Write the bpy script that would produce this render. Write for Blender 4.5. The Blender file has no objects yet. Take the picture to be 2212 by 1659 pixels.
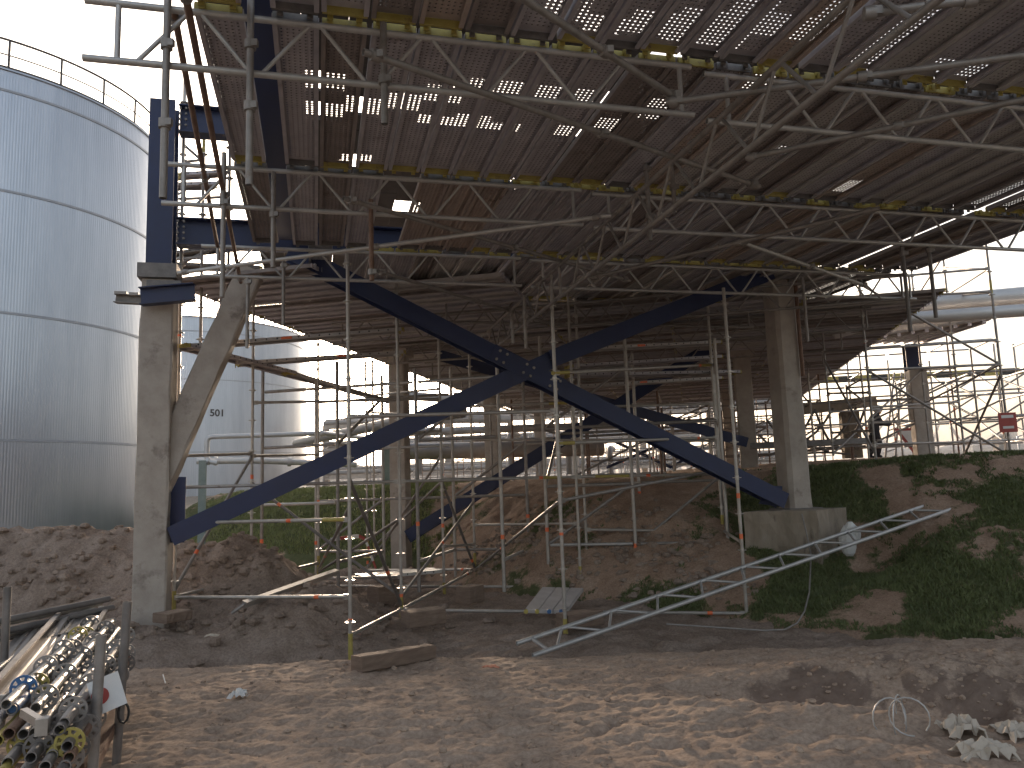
import bpy, math, random
import numpy as np
from mathutils import Vector, Matrix
random.seed(7)
rng = np.random.default_rng(11)
R = math.radians
scene = bpy.context.scene
COL = scene.collection

# ------------------------------------------------------------------ camera
# world: X right, Y ahead, Z up, the photographer's eye is the origin
PITCH, ROLL, FOC, CX, CY = R(7.3), R(2.0), 1650.0, 1106.0, 829.5
_f = Vector((0, math.cos(PITCH), math.sin(PITCH)))
_u0 = Vector((0, -math.sin(PITCH), math.cos(PITCH)))
_r0 = Vector((1, 0, 0))
_rt = _r0 * math.cos(ROLL) - _u0 * math.sin(ROLL)
_up = _u0 * math.cos(ROLL) + _r0 * math.sin(ROLL)
cd = bpy.data.cameras.new('camera')
cam = bpy.data.objects.new('camera', cd)
COL.objects.link(cam)
m = Matrix.Identity(4)
for i in range(3):
    m[i][0], m[i][1], m[i][2] = _rt[i], _up[i], -_f[i]
cam.matrix_world = m
cd.sensor_width = 36
cd.lens = FOC / 2212 * 36
cd.clip_start, cd.clip_end = 0.05, 4000
scene.camera = cam

# ------------------------------------------------------------------ light
SUN_AZ, SUN_EL = R(-11.5), R(9.1)
w = bpy.data.worlds.new('World')
scene.world = w
w.use_nodes = True
nt = w.node_tree
bg = nt.nodes['Background']
sky = nt.nodes.new('ShaderNodeTexSky')
sky.sky_type = 'NISHITA'
sky.sun_disc = False
sky.sun_elevation = SUN_EL
sky.sun_rotation = SUN_AZ
sky.air_density, sky.dust_density, sky.ozone_density = 1.0, 6.0, 1.0
hs = nt.nodes.new('ShaderNodeHueSaturation'); hs.inputs['Saturation'].default_value = .58
nt.links.new(sky.outputs[0], hs.inputs['Color'])
tn = nt.nodes.new('ShaderNodeMix'); tn.data_type = 'RGBA'; tn.blend_type = 'MULTIPLY'; tn.inputs[0].default_value = 1; tn.inputs[7].default_value = (1.0, .97, .95, 1)
nt.links.new(hs.outputs[0], tn.inputs[6])
# thin banks of cloud all round
tcw = nt.nodes.new('ShaderNodeTexCoord'); mpw = nt.nodes.new('ShaderNodeMapping'); mpw.inputs['Scale'].default_value = (1.6, 1.6, 7)
now = nt.nodes.new('ShaderNodeTexNoise'); now.inputs['Scale'].default_value = 1.5; now.inputs['Detail'].default_value = 7; now.inputs['Roughness'].default_value = .6
crw = nt.nodes.new('ShaderNodeValToRGB'); crw.color_ramp.elements[0].position = .38; crw.color_ramp.elements[1].position = .62
crw.color_ramp.elements[0].color = (.62, .64, .68, 1); crw.color_ramp.elements[1].color = (1.22, 1.2, 1.17, 1)
mlw = nt.nodes.new('ShaderNodeMix'); mlw.data_type = 'RGBA'; mlw.blend_type = 'MULTIPLY'; mlw.inputs[0].default_value = 1
nt.links.new(tcw.outputs['Generated'], mpw.inputs[0]); nt.links.new(mpw.outputs[0], now.inputs['Vector']); nt.links.new(now.outputs[0], crw.inputs[0])
nt.links.new(tn.outputs[2], mlw.inputs[6]); nt.links.new(crw.outputs[0], mlw.inputs[7])
nt.links.new(mlw.outputs[2], bg.inputs[0])
bg.inputs[1].default_value = 0.11
sl = bpy.data.lights.new('sun', 'SUN')
sl.energy, sl.angle, sl.color = 1.2, R(1.8), (1.0, 0.76, 0.55)
so = bpy.data.objects.new('sun', sl)
COL.objects.link(so)
sd = Vector((math.sin(SUN_AZ) * math.cos(SUN_EL), math.cos(SUN_AZ) * math.cos(SUN_EL), math.sin(SUN_EL)))
so.rotation_euler = sd.to_track_quat('Z', 'Y').to_euler()
so.location = sd * 60
vs = scene.view_settings
vs.view_transform, vs.look, vs.gamma, vs.exposure = 'Standard', 'None', 1.0, 2.32
vs.use_curve_mapping = False

# ------------------------------------------------------------------ frames of reference
def ray(x, y): return _f * FOC + _rt * (x - CX) - _up * (y - CY)
def PY(x, y, Y): d = ray(x, y); return d * (Y / d.y)
def PZ(x, y, z): d = ray(x, y); return d * (z / d.z)
A1, A2 = R(14.5), R(13.0)
U = Vector((-math.sin(A1), math.cos(A1), 0)); V = Vector((math.cos(A1), math.sin(A1), 0))      # the near deck
U2 = Vector((math.sin(A2), math.cos(A2), 0)); V2 = Vector((math.cos(A2), -math.sin(A2), 0))    # the far deck
Z = Vector((0, 0, 1))
def P(u, v, z=0.0): return U * u + V * v + Z * z

# ------------------------------------------------------------------ mesh builder
class MB:
    def __init__(s): s.v, s.f, s.s = [], [], []
    def add(s, vs, fs, smooth=False):
        n = len(s.v); s.v += [tuple(p) for p in vs]
        for f in fs: s.f.append([n + i for i in f]); s.s.append(smooth)
        return s
    def tube(s, a, b, r, n=8, cap=True, r2=None, hollow=0.0):
        a, b = Vector(a), Vector(b); d = b - a
        if d.length < 1e-6: return s
        d.normalize(); q = d.to_track_quat('Z', 'Y'); x, y = q @ Vector((1, 0, 0)), q @ Vector((0, 1, 0))
        r2 = r if r2 is None else r2
        cs = [(math.cos(2 * math.pi * i / n), math.sin(2 * math.pi * i / n)) for i in range(n)]
        vs = [a + x * (c * r) + y * (t * r) for c, t in cs] + [b + x * (c * r2) + y * (t * r2) for c, t in cs]
        s.add(vs, [[i, (i + 1) % n, n + (i + 1) % n, n + i] for i in range(n)], True)
        if hollow:
            k = r - hollow
            for e, sg in ((a, 1), (b, -1)):
                o = len(s.v); dp = d * (0.12 * sg)
                vs = [e + x * (c * r) + y * (t * r) for c, t in cs] + [e + x * (c * k) + y * (t * k) for c, t in cs] + \
                     [e + dp + x * (c * k) + y * (t * k) for c, t in cs]
                fs = [[i, n + i, n + (i + 1) % n, (i + 1) % n] for i in range(n)] + \
                     [[n + i, 2 * n + i, 2 * n + (i + 1) % n, n + (i + 1) % n] for i in range(n)] + [[2 * n + i for i in range(n)]]
                s.add(vs, fs)
        elif cap:
            s.add(vs, [list(range(n))[::-1], list(range(n, 2 * n))])
        return s
    def path(s, pts, r, n=8):
        pts = [Vector(p) for p in pts]
        rings = []
        for i, p in enumerate(pts):
            d = (pts[min(i + 1, len(pts) - 1)] - pts[max(i - 1, 0)]).normalized()
            q = d.to_track_quat('Z', 'Y'); x, y = q @ Vector((1, 0, 0)), q @ Vector((0, 1, 0))
            if rings and False: pass
            rings.append([p + x * (math.cos(2 * math.pi * k / n) * r) + y * (math.sin(2 * math.pi * k / n) * r) for k in range(n)])
        for i in range(1, len(rings)):   # keep the rings aligned
            best = min(range(n), key=lambda o: sum((rings[i][(k + o) % n] - rings[i - 1][k]).length for k in range(n)))
            rings[i] = rings[i][best:] + rings[i][:best]
        vs = [p for rg in rings for p in rg]
        fs = [[i * n + k, i * n + (k + 1) % n, (i + 1) * n + (k + 1) % n, (i + 1) * n + k] for i in range(len(rings) - 1) for k in range(n)]
        s.add(vs, fs, True)
        s.add(rings[0] + rings[-1], [list(range(n))[::-1], list(range(n, 2 * n))])
        return s
    def box(s, c, size, X=(1, 0, 0), Y=(0, 1, 0), Zx=(0, 0, 1)):
        c, X, Y, Zx = Vector(c), Vector(X), Vector(Y), Vector(Zx)
        hx, hy, hz = size[0] / 2, size[1] / 2, size[2] / 2
        vs = [c + X * (i * hx) + Y * (j * hy) + Zx * (k * hz) for k in (-1, 1) for j in (-1, 1) for i in (-1, 1)]
        return s.add(vs, [[0, 2, 3, 1], [4, 5, 7, 6], [0, 1, 5, 4], [2, 6, 7, 3], [0, 4, 6, 2], [1, 3, 7, 5]])
    def bar(s, a, b, w, h, up=(0, 0, 1), off=0.0):
        a, b = Vector(a), Vector(b); d = (b - a); L = d.length; d.normalize()
        up = Vector(up); side = d.cross(up).normalized(); up = side.cross(d).normalized()
        return s.box((a + b) / 2 + up * off, (L, w, h), d, side, up)
    def ibeam(s, a, b, w, h, up=(0, 0, 1), tf=0.015, tw=0.010):
        s.bar(a, b, w, tf, up, h / 2 - tf / 2); s.bar(a, b, w, tf, up, -h / 2 + tf / 2)
        s.bar(a, b, tw, h - 2 * tf - 0.001, up, 0); return s
    def prism(s, pts, ext):
        pts = [Vector(p) for p in pts]; n = len(pts); ext = Vector(ext)
        vs = pts + [p + ext for p in pts]
        return s.add(vs, [list(range(n))[::-1], list(range(n, 2 * n))] + [[i, (i + 1) % n, n + (i + 1) % n, n + i] for i in range(n)])
    def ball(s, c, r, n=8, m_=6, sq=(1, 1, 1), jit=0.0):
        c = Vector(c); vs = [c + Vector((0, 0, r * sq[2]))]
        for j in range(1, m_):
            t = math.pi * j / m_
            for i in range(n):
                p = 2 * math.pi * i / n; k = 1 + random.uniform(-jit, jit)
                vs.append(c + Vector((math.sin(t) * math.cos(p) * sq[0], math.sin(t) * math.sin(p) * sq[1], math.cos(t) * sq[2])) * (r * k))
        vs.append(c - Vector((0, 0, r * sq[2])))
        fs = [[0, 1 + i, 1 + (i + 1) % n] for i in range(n)]
        for j in range(m_ - 2):
            fs += [[1 + j * n + i, 1 + (j + 1) * n + i, 1 + (j + 1) * n + (i + 1) % n, 1 + j * n + (i + 1) % n] for i in range(n)]
        L = len(vs) - 1; o = 1 + (m_ - 2) * n
        fs += [[L, o + (i + 1) % n, o + i] for i in range(n)]
        return s.add(vs, fs, jit == 0)
    def mesh(s, name, off=Vector((0, 0, 0)), mat=None):
        me = bpy.data.meshes.new(name)
        me.from_pydata([(p[0] - off.x, p[1] - off.y, p[2] - off.z) for p in s.v], [], s.f)
        me.polygons.foreach_set('use_smooth', s.s)
        if mat: me.materials.append(mat)
        me.update(); return me

def props(o, label=None, cat=None, group=None, kind=None):
    if label: o['label'] = label
    if cat: o['category'] = cat
    if group: o['group'] = group
    if kind: o['kind'] = kind
    return o
def thing(name, label, cat, loc=(0, 0, 0), group=None, mat4=None):
    o = bpy.data.objects.new(name, None); COL.objects.link(o)
    if mat4 is not None: o.matrix_world = mat4
    else: o.location = loc
    o.empty_display_size = 0.2
    return props(o, label, cat, group)
def origin(o):
    p = Vector((0, 0, 0))
    while o: p += o.location; o = o.parent
    return p
def part(name, mb, mat, parent, label=None, local=False, kind=None):
    me = mb if isinstance(mb, bpy.types.Mesh) else mb.mesh(name, Vector((0, 0, 0)) if local else origin(parent), mat)
    o = bpy.data.objects.new(name, me); COL.objects.link(o); o.parent = parent
    if label: o['label'] = label
    if kind: o['kind'] = kind
    return o
def solo(name, mb, mat, label, cat, group=None):
    a = np.array(mb.v); lo, hi = a.min(0), a.max(0)
    loc = Vector(((lo[0] + hi[0]) / 2, (lo[1] + hi[1]) / 2, lo[2]))
    o = bpy.data.objects.new(name, mb.mesh(name, loc, mat)); COL.objects.link(o); o.location = loc
    return props(o, label, cat, group)
def struct(name, me, kind='structure'):
    o = bpy.data.objects.new(name, me); COL.objects.link(o); o['kind'] = kind; return o

# ------------------------------------------------------------------ materials
def mat(name, c1, c2=None, scale=6.0, metallic=0.0, rough=0.6, bump=0.0, bscale=60.0, c3=None, s3=1.5, t3=0.6, stretch=None, detail=6, rvar=0.1):
    mt = bpy.data.materials.new(name); mt.use_nodes = True
    n = mt.node_tree.nodes; l = mt.node_tree.links; b = n['Principled BSDF']
    tc = n.new('ShaderNodeTexCoord'); src = tc.outputs['Object']
    oi = n.new('ShaderNodeObjectInfo'); ad = n.new('ShaderNodeVectorMath'); ad.operation = 'ADD'
    cx = n.new('ShaderNodeMath'); cx.operation = 'MULTIPLY'; cx.inputs[1].default_value = 37.0
    l.new(oi.outputs['Random'], cx.inputs[0]); l.new(src, ad.inputs[0]); l.new(cx.outputs[0], ad.inputs[1]); src = ad.outputs[0]
    if stretch:
        mp = n.new('ShaderNodeMapping'); mp.inputs['Scale'].default_value = stretch; l.new(src, mp.inputs[0]); src = mp.outputs[0]
    no = n.new('ShaderNodeTexNoise'); no.inputs['Scale'].default_value = scale; no.inputs['Detail'].default_value = detail; no.inputs['Roughness'].default_value = 0.65
    l.new(src, no.inputs['Vector'])
    cr = n.new('ShaderNodeValToRGB'); cr.color_ramp.elements[0].position = 0.32; cr.color_ramp.elements[1].position = 0.68
    cr.color_ramp.elements[0].color = (*c1, 1); cr.color_ramp.elements[1].color = (*(c2 or c1), 1)
    l.new(no.outputs[0], cr.inputs[0]); out = cr.outputs[0]
    if c3:
        n3 = n.new('ShaderNodeTexNoise'); n3.inputs['Scale'].default_value = s3; n3.inputs['Detail'].default_value = 8; n3.inputs['Roughness'].default_value = 0.7
        l.new(src, n3.inputs['Vector'])
        r3 = n.new('ShaderNodeValToRGB'); r3.color_ramp.elements[0].position = t3; r3.color_ramp.elements[1].position = t3 + 0.1
        l.new(n3.outputs[0], r3.inputs[0])
        mx = n.new('ShaderNodeMix'); mx.data_type = 'RGBA'; l.new(r3.outputs[0], mx.inputs[0]); l.new(out, mx.inputs[6]); mx.inputs[7].default_value = (*c3, 1); out = mx.outputs[2]
    l.new(out, b.inputs['Base Color'])
    b.inputs['Metallic'].default_value = metallic
    rr = n.new('ShaderNodeMapRange'); rr.inputs[3].default_value = max(0.03, rough - rvar); rr.inputs[4].default_value = min(1, rough + rvar); l.new(no.outputs[0], rr.inputs[0]); l.new(rr.outputs[0], b.inputs['Roughness'])
    if bump:
        bn = n.new('ShaderNodeTexNoise'); bn.inputs['Scale'].default_value = bscale; bn.inputs['Detail'].default_value = 5; l.new(src, bn.inputs['Vector'])
        bp = n.new('ShaderNodeBump'); bp.inputs['Strength'].default_value = bump; bp.inputs['Distance'].default_value = 0.02; l.new(bn.outputs[0], bp.inputs['Height']); l.new(bp.outputs[0], b.inputs['Normal'])
    return mt
M = {}
M['galv'] = mat('galvanised_steel', (.22, .20, .185), (.33, .305, .29), 9, .45, .5, c3=(.20, .15, .12), s3=4, t3=.62)
M['galv_bright'] = mat('worn_bright_steel', (.38, .355, .33), (.52, .49, .46), 12, .7, .36, c3=(.25, .17, .11), s3=5, t3=.66)
M['alu'] = mat('aluminium', (.40, .39, .385), (.52, .505, .49), 8, .5, .45)
M['rust_tube'] = mat('brown_rusty_steel', (.16, .09, .06), (.25, .16, .12), 12, .3, .65)
M['dark_tube'] = mat('dark_weathered_steel', (.13, .12, .115), (.22, .20, .19), 8, .4, .55)
M['yellow'] = mat('yellow_paint', (.32, .25, .055), (.42, .35, .10), 10, 0, .55, c3=(.16, .10, .06), s3=9, t3=.58)
M['orange'] = mat('orange_tape', (.75, .12, .04), (.85, .20, .07), 10, 0, .5)
M['navy'] = mat('navy_steel_paint', (.009, .017, .065), (.013, .025, .088), 3, .0, .5, c3=(.03, .036, .07), s3=2.5, t3=.68)
M['blue_paint'] = mat('blue_paint', (.03, .10, .25), (.05, .15, .32), 10, 0, .5)
M['concrete'] = mat('weathered_concrete', (.338, .294, .256), (.450, .400, .356), 3.5, 0, .9, .25, 45, c3=(.213, .181, .156), s3=1.6, t3=.58)
M['concrete_old'] = mat('stained_concrete', (.213, .175, .131), (.338, .281, .225), 4, 0, .95, .35, 40, c3=(.100, .081, .062), s3=2.2, t3=.55, stretch=(1, 1, .35))
M['deck'] = mat('dusty_deck_steel', (.37, .345, .37), (.50, .47, .495), 5, .2, .62, .08, 90, c3=(.29, .25, .25), s3=3, t3=.6)
M['deck_grey'] = mat('grey_deck_steel', (.42, .39, .38), (.54, .51, .50), 5, .3, .6, .08, 90)
M['deck_rust'] = mat('rusty_deck_steel', (.36, .29, .25), (.45, .365, .32), 6, .1, .75, .1, 70, c3=(.22, .16, .13), s3=3, t3=.58)
M['wood'] = mat('weathered_timber', (.14, .095, .07), (.23, .165, .125), 5, 0, .9, .3, 50, stretch=(1, 1, 6))
M['board_dark'] = mat('dark_blocker_board', (.07, .06, .055), (.11, .095, .085), 5, 0, .9)
M['deck_brown'] = mat('brown_deck_steel', (.22, .185, .175), (.31, .265, .25), 5, .15, .7, .08, 90, c3=(.16, .12, .105), s3=3, t3=.58)
M['tower_steel'] = mat('tower_steel', (.34, .31, .285), (.46, .43, .40), 9, .5, .45, c3=(.22, .15, .11), s3=4, t3=.66)
M['joint'] = mat('dark_cladding_joint', (.29, .31, .35), (.35, .37, .41), 5, .3, .5)
M['clad'] = None
M['pipe'] = mat('pipe_cladding', (.52, .52, .53), (.62, .62, .62), 2, .35, .45)
M['white_sheet'] = mat('white_plastic', (.62, .62, .62), (.72, .72, .71), 5, 0, .45)
M['beige_sheet'] = mat('dirty_plastic_sheet', (.40, .345, .285), (.50, .44, .37), 4, 0, .7, .1, 30)
M['green_post'] = mat('grey_green_paint', (.16, .22, .21), (.22, .28, .27), 5, 0, .55)
M['black'] = mat('black_rubber', (.015, .015, .016), (.03, .03, .03), 5, 0, .6)
M['tank_rail'] = mat('dark_rail_paint', (.035, .035, .04), (.06, .06, .065), 5, .2, .5)
M['skin'] = mat('skin', (.32, .17, .11), (.36, .20, .13), 8, 0, .6)
M['helmet'] = mat('white_helmet', (.75, .75, .74), None, 5, 0, .35)
M['cloth_dark'] = mat('dark_workwear', (.022, .024, .032), (.035, .036, .045), 20, 0, .9)
M['skyline'] = mat('far_plant_steel', (.22, .23, .24), (.32, .32, .33), 1, 0, .8)
M['red'] = mat('red_paint', (.32, .05, .04), (.40, .07, .055), 6, 0, .5)
M['ink'] = mat('black_lettering', (.03, .03, .035), None, 5, 0, .7)
M['brick_red'] = mat('reddish_dirt_clod', (.20, .12, .085), (.28, .17, .12), 6, 0, 1, .3, 30)

M['pipe_dull'] = mat('dull_pipe_steel', (.24, .235, .235), (.32, .31, .31), 3, .3, .55)
def ramp(n, l, src, stops):
    cr = n.new('ShaderNodeValToRGB'); e = cr.color_ramp.elements
    while len(e) < len(stops): e.new(0.5)
    for k, (p, c) in enumerate(stops): e[k].position = p; e[k].color = (*c, 1)
    l.new(src, cr.inputs[0]); return cr.outputs[0]
def noise(n, l, src, scale, detail=6, rough=.6):
    no = n.new('ShaderNodeTexNoise'); no.inputs['Scale'].default_value = scale; no.inputs['Detail'].default_value = detail; no.inputs['Roughness'].default_value = rough
    l.new(src, no.inputs['Vector']); return no.outputs[0]
def soil(name, c1, c2, c3, bump, grass=None):
    mt = bpy.data.materials.new(name); mt.use_nodes = True
    n = mt.node_tree.nodes; l = mt.node_tree.links; b = n['Principled BSDF']
    tc = n.new('ShaderNodeTexCoord').outputs['Object']
    o = ramp(n, l, noise(n, l, tc, 2.2, 8, .7), [(.30, c1), (.52, c2), (.72, c3)])
    fine = ramp(n, l, noise(n, l, tc, 34, 6, .7), [(.35, (.72, .70, .68)), (.62, (1.1, 1.1, 1.1))])
    mx = n.new('ShaderNodeMix'); mx.data_type = 'RGBA'; mx.blend_type = 'MULTIPLY'; mx.inputs[0].default_value = 1; l.new(o, mx.inputs[6]); l.new(fine, mx.inputs[7]); o = mx.outputs[2]
    if grass:
        at = n.new('ShaderNodeAttribute'); at.attribute_name = 'grass'
        g = ramp(n, l, noise(n, l, tc, 9, 8, .7), [(.3, grass[0]), (.7, grass[1])])
        ma = n.new('ShaderNodeMath'); ma.operation = 'ADD'; nn = noise(n, l, tc, 5, 8, .75)
        sb = n.new('ShaderNodeMath'); sb.operation = 'SUBTRACT'; sb.inputs[1].default_value = .5; l.new(nn, sb.inputs[0])
        l.new(at.outputs['Fac'], ma.inputs[0]); l.new(sb.outputs[0], ma.inputs[1])
        st = ramp(n, l, ma.outputs[0], [(.42, (0, 0, 0)), (.56, (1, 1, 1))])
        m2 = n.new('ShaderNodeMix'); m2.data_type = 'RGBA'; l.new(st, m2.inputs[0]); l.new(o, m2.inputs[6]); l.new(g, m2.inputs[7]); o = m2.outputs[2]
    l.new(o, b.inputs['Base Color']); b.inputs['Roughness'].default_value = 1.0; b.inputs['Specular IOR Level'].default_value = .15
    h1 = noise(n, l, tc, 18, 10, .7)
    bp = n.new('ShaderNodeBump'); bp.inputs['Strength'].default_value = bump; bp.inputs['Distance'].default_value = .05
    l.new(h1, bp.inputs['Height']); l.new(bp.outputs[0], b.inputs['Normal'])
    return mt
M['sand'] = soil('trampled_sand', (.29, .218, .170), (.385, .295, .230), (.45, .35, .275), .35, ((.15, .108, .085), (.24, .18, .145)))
M['dirt'] = soil('excavated_dirt', (.21, .158, .125), (.32, .25, .205), (.43, .35, .295), .8)
M['bank'] = soil('bank_soil', (.28, .185, .132), (.41, .285, .21), (.50, .375, .29), .9, ((.060, .072, .028), (.125, .135, .06)))
M['far_ground'] = soil('far_ground', (.270, .230, .189), (.351, .297, .243), (.405, .351, .284), .3)

# ------------------------------------------------------------------ terrain
def vnoise(x, y, seed=0):
    xi, yi = np.floor(x).astype(np.int64), np.floor(y).astype(np.int64)
    fx, fy = x - xi, y - yi
    fx, fy = fx * fx * fx * (fx * (fx * 6 - 15) + 10), fy * fy * fy * (fy * (fy * 6 - 15) + 10)
    def h(a, b):
        k = (a * 374761393 + b * 668265263 + seed * 974634541) & 0xffffffff
        k = ((k ^ (k >> 13)) * 1274126177) & 0xffffffff
        return ((k ^ (k >> 16)) & 0xffff) / 65535.0
    return (h(xi, yi) * (1 - fx) + h(xi + 1, yi) * fx) * (1 - fy) + (h(xi, yi + 1) * (1 - fx) + h(xi + 1, yi + 1) * fx) * fy - .5
def fbm(x, y, s, oct=4, gain=.5, seed=0):
    t, a = 0, 1.0
    for o in range(oct): t = t + a * vnoise(x * s + 17.3 * o, y * s + 9.1 * o, seed + o); a *= gain; s *= 2.03
    return t
def sstep(a, b, x): t = np.clip((x - a) / (b - a), 0, 1); return t * t * (3 - 2 * t)
def bumpf(x, y, cx, cy, rx, ry, ang=0):
    c, s = math.cos(ang), math.sin(ang); dx, dy = x - cx, y - cy
    return np.exp(-(((dx * c + dy * s) / rx) ** 2 + ((-dx * s + dy * c) / ry) ** 2))

def ground_h(x, y, fine=True):
    h = -1.46 - .13 * sstep(3.5, 6.5, y) - .12 * sstep(6, 7.8, y) - .30 * sstep(7.6, 9.2, y) + .10 * sstep(10, 13, y)
    h = h - .15 * sstep(2, -6, x) * sstep(8, 10, y)
    h = h + .06 * fbm(x, y, .55, 3, .5, 3)
    # trench and its loose far bank at the right
    h = h - .62 * bumpf(x, y, 2.4, 5.35, .95, .33, -.5) + .07 * bumpf(x, y, 1.9, 4.85, 1.1, .3, -.5) + .16 * bumpf(x, y, 3.3, 6.1, 1.2, .5, -.3)
    # heaps: left of the column, behind it, and the bank at the foot of the brace
    h = h + 1.35 * bumpf(x, y, -8.6, 13.2, 3.0, 2.0, .2) + .65 * bumpf(x, y, -5.8, 9.6, 1.6, 1.2, .3) + .75 * bumpf(x, y, -6.2, 12.6, 1.5, 1.4)
    h = h + 1.05 * bumpf(x, y, -4.15, 12.2, 1.15, .9, .2) + .55 * bumpf(x, y, -2.9, 10.9, .95, .7, -.2) + .30 * bumpf(x, y, -3.4, 10.2, 1.0, .5)
    hole = bumpf(x, y, -3.0, 9.15, 1.7, .42, .15)
    h = h - .22 * hole
    if fine:
        rough = np.clip(.35 + sstep(7.5, 10, y) * .8 + bumpf(x, y, 2.9, 5.2, 1.6, 1.0) * .7, .35, 1.3)
        lum = fbm(x, y * 1.35, 3.4, 4, .55, 21)
        h = h + .060 * rough * lum + .022 * np.abs(fbm(x, y * 1.5, 7.5, 3, .55, 31))
        pits = np.clip(fbm(x, y * 1.6, 5.0, 2, .5, 55) - .12, 0, 1)
        h = h - .075 * pits
        h = h + .02 * fbm(x, y, 18, 2, .5, 61)
        dm = np.clip(sstep(9, 11, y) * sstep(-1.5, -2.5, x), 0, 1)
        h = h + dm * (.24 * fbm(x, y, 1.3, 5, .6, 77) + .10 * np.abs(fbm(x, y, 3.5, 4, .6, 78)))
    return h
TOE = [(14, 7.6), (9, 8.3), (5.2, 9.1), (3.3, 10.4), (2.2, 11.6), (1.3, 12.3), (.1, 13.0), (-.9, 14.2), (-2.2, 18.4), (-5.0, 19.6), (-8.2, 22), (-13, 27), (-20, 40)]
def toe_dist(x, y):
    best = np.full(x.shape, 1e9); sgn = np.ones(x.shape)
    for (ax, ay), (bx, by) in zip(TOE[:-1], TOE[1:]):
        dx, dy = bx - ax, by - ay; L = dx * dx + dy * dy
        t = np.clip(((x - ax) * dx + (y - ay) * dy) / L, 0, 1)
        d = np.hypot(x - ax - t * dx, y - ay - t * dy)
        side = np.where((dx * (y - ay) - dy * (x - ax)) < 0, 1.0, -1.0)
        k = d < best - 1e-9
        best = np.where(k, d, best); sgn = np.where(k, side, sgn)
    return best * sgn
def bank_h(x, y, fine=True):
    d = toe_dist(x, y)
    wid = 3.2 + 2.2 * sstep(1.5, 5.5, x) * sstep(18, 12, y)
    t = np.clip(d / wid, -.4, 1.0)
    ex = 1.55 - .5 * sstep(1.5, 4.5, x)
    prof = np.where(t < 0, t * 1.2, 1 - (1 - np.clip(t, 0, 1)) ** ex)
    top = .0 + .20 * sstep(3, 9, x) - .05 * sstep(14, 22, y) * sstep(0, -4, x)
    base = -1.93 + .35 * sstep(13, 20, y)
    h = base + (top - base) * prof + .010 * np.clip(d - wid, 0, 40)
    h = h - .30 * bumpf(x, y, 4.55, 11.5, 1.3, .7, .25) - .38 * bumpf(x, y, 5.35, 12.0, .8, .7)
    if fine:
        sl = np.clip(1 - np.abs(t - .5) * 1.7, 0, 1)
        cut = sstep(3.8, 2.2, x)
        h = h + sl * ((.05 + .22 * cut) * fbm(x, y, 1.1, 5, .6, 5) + .06 * np.abs(fbm(x, y, 4, 3, .6, 8)))
        h = h + .03 * fbm(x, y, 6, 3, .6, 9) * np.clip(t * 3, 0, 1)
    return h, d, wid
def grid(name, x0, x1, y0, y1, step, fn, mt, stepy=None, attr=None):
    nx, ny = int((x1 - x0) / step) + 1, int((y1 - y0) / (stepy or step)) + 1
    X, Y = np.meshgrid(np.linspace(x0, x1, nx), np.linspace(y0, y1, ny))
    H = fn(X, Y); Vv = np.stack([X, Y, H], -1).reshape(-1, 3)
    idx = np.arange(nx * ny).reshape(ny, nx)
    F = np.stack([idx[:-1, :-1], idx[:-1, 1:], idx[1:, 1:], idx[1:, :-1]], -1).reshape(-1, 4)
    me = bpy.data.meshes.new(name)
    me.vertices.add(len(Vv)); me.vertices.foreach_set('co', Vv.ravel())
    me.loops.add(F.size); me.loops.foreach_set('vertex_index', F.ravel())
    me.polygons.add(len(F)); me.polygons.foreach_set('loop_start', np.arange(0, F.size, 4))
    me.polygons.foreach_set('use_smooth', np.ones(len(F), bool))
    if attr is not None:
        a = me.attributes.new('grass', 'FLOAT', 'POINT'); a.data.foreach_set('value', attr(X, Y).ravel())
    me.materials.append(mt); me.update(calc_edges=True); return me
# sand near the camera, coarse dirt beyond, far sheet to the horizon
def damp_shade_mask(x, y):      # freshly dug damp soil and trench-wall shadow, both put into the colour
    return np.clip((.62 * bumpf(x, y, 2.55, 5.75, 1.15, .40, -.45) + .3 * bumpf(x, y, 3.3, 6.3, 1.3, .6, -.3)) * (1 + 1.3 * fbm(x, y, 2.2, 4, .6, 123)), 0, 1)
struct('sand_ground', grid('sand_ground', -7, 6.5, 2.2, 8.2, .024, ground_h, M['sand'], attr=damp_shade_mask))
struct('dirt_ground', grid('dirt_ground', -14, 14, 8.0, 20, .055, lambda x, y: ground_h(x, y) - .012 * (y < 8.3), M['dirt']))
def far_h(x, y):
    d = np.hypot(x, y)
    inb = toe_dist(x, y)
    return np.where(y > 25, np.where(inb > 2, -.25, -2.2), -2.75) - .2 * sstep(200, 900, d)
struct('far_ground', grid('far_ground', -1500, 1500, -900, 2100, 15, far_h, M['far_ground']))
def grass_mask(x, y):
    d = toe_dist(x, y)
    right = sstep(2.6, 4.2, x + .25 * fbm(x, y, 1.2, 3, .6, 91) * 4) * sstep(16.5, 13.5, y)
    g = right * (.66 + .75 * fbm(x, y, .9, 4, .6, 93))
    g = g * sstep(17, 13.8, y)
    far = sstep(-1.2, -2.6, x) * sstep(14.5, 17, y) * (.75 + .5 * fbm(x, y, .8, 3, .6, 96))
    toe = np.exp(-((d - .1) / .55) ** 2) * sstep(-2, 1, x) * (.55 + .6 * fbm(x, y, 1.7, 3, .6, 99))
    mid = .32 + .45 * fbm(x, y, .9, 4, .65, 95)
    return np.clip(np.maximum(np.maximum(g, far), np.maximum(toe, mid * .8)), 0, 1)
struct('embankment', grid('embankment', -14, 16, 6.5, 30, .06, lambda x, y: bank_h(x, y)[0], M['bank'], attr=grass_mask))

def gz(x, y):
    xa, ya = np.array([x], float), np.array([y], float)
    g = float(ground_h(xa, ya)[0]); b = float(bank_h(xa, ya)[0][0]); return max(g, b)

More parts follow.
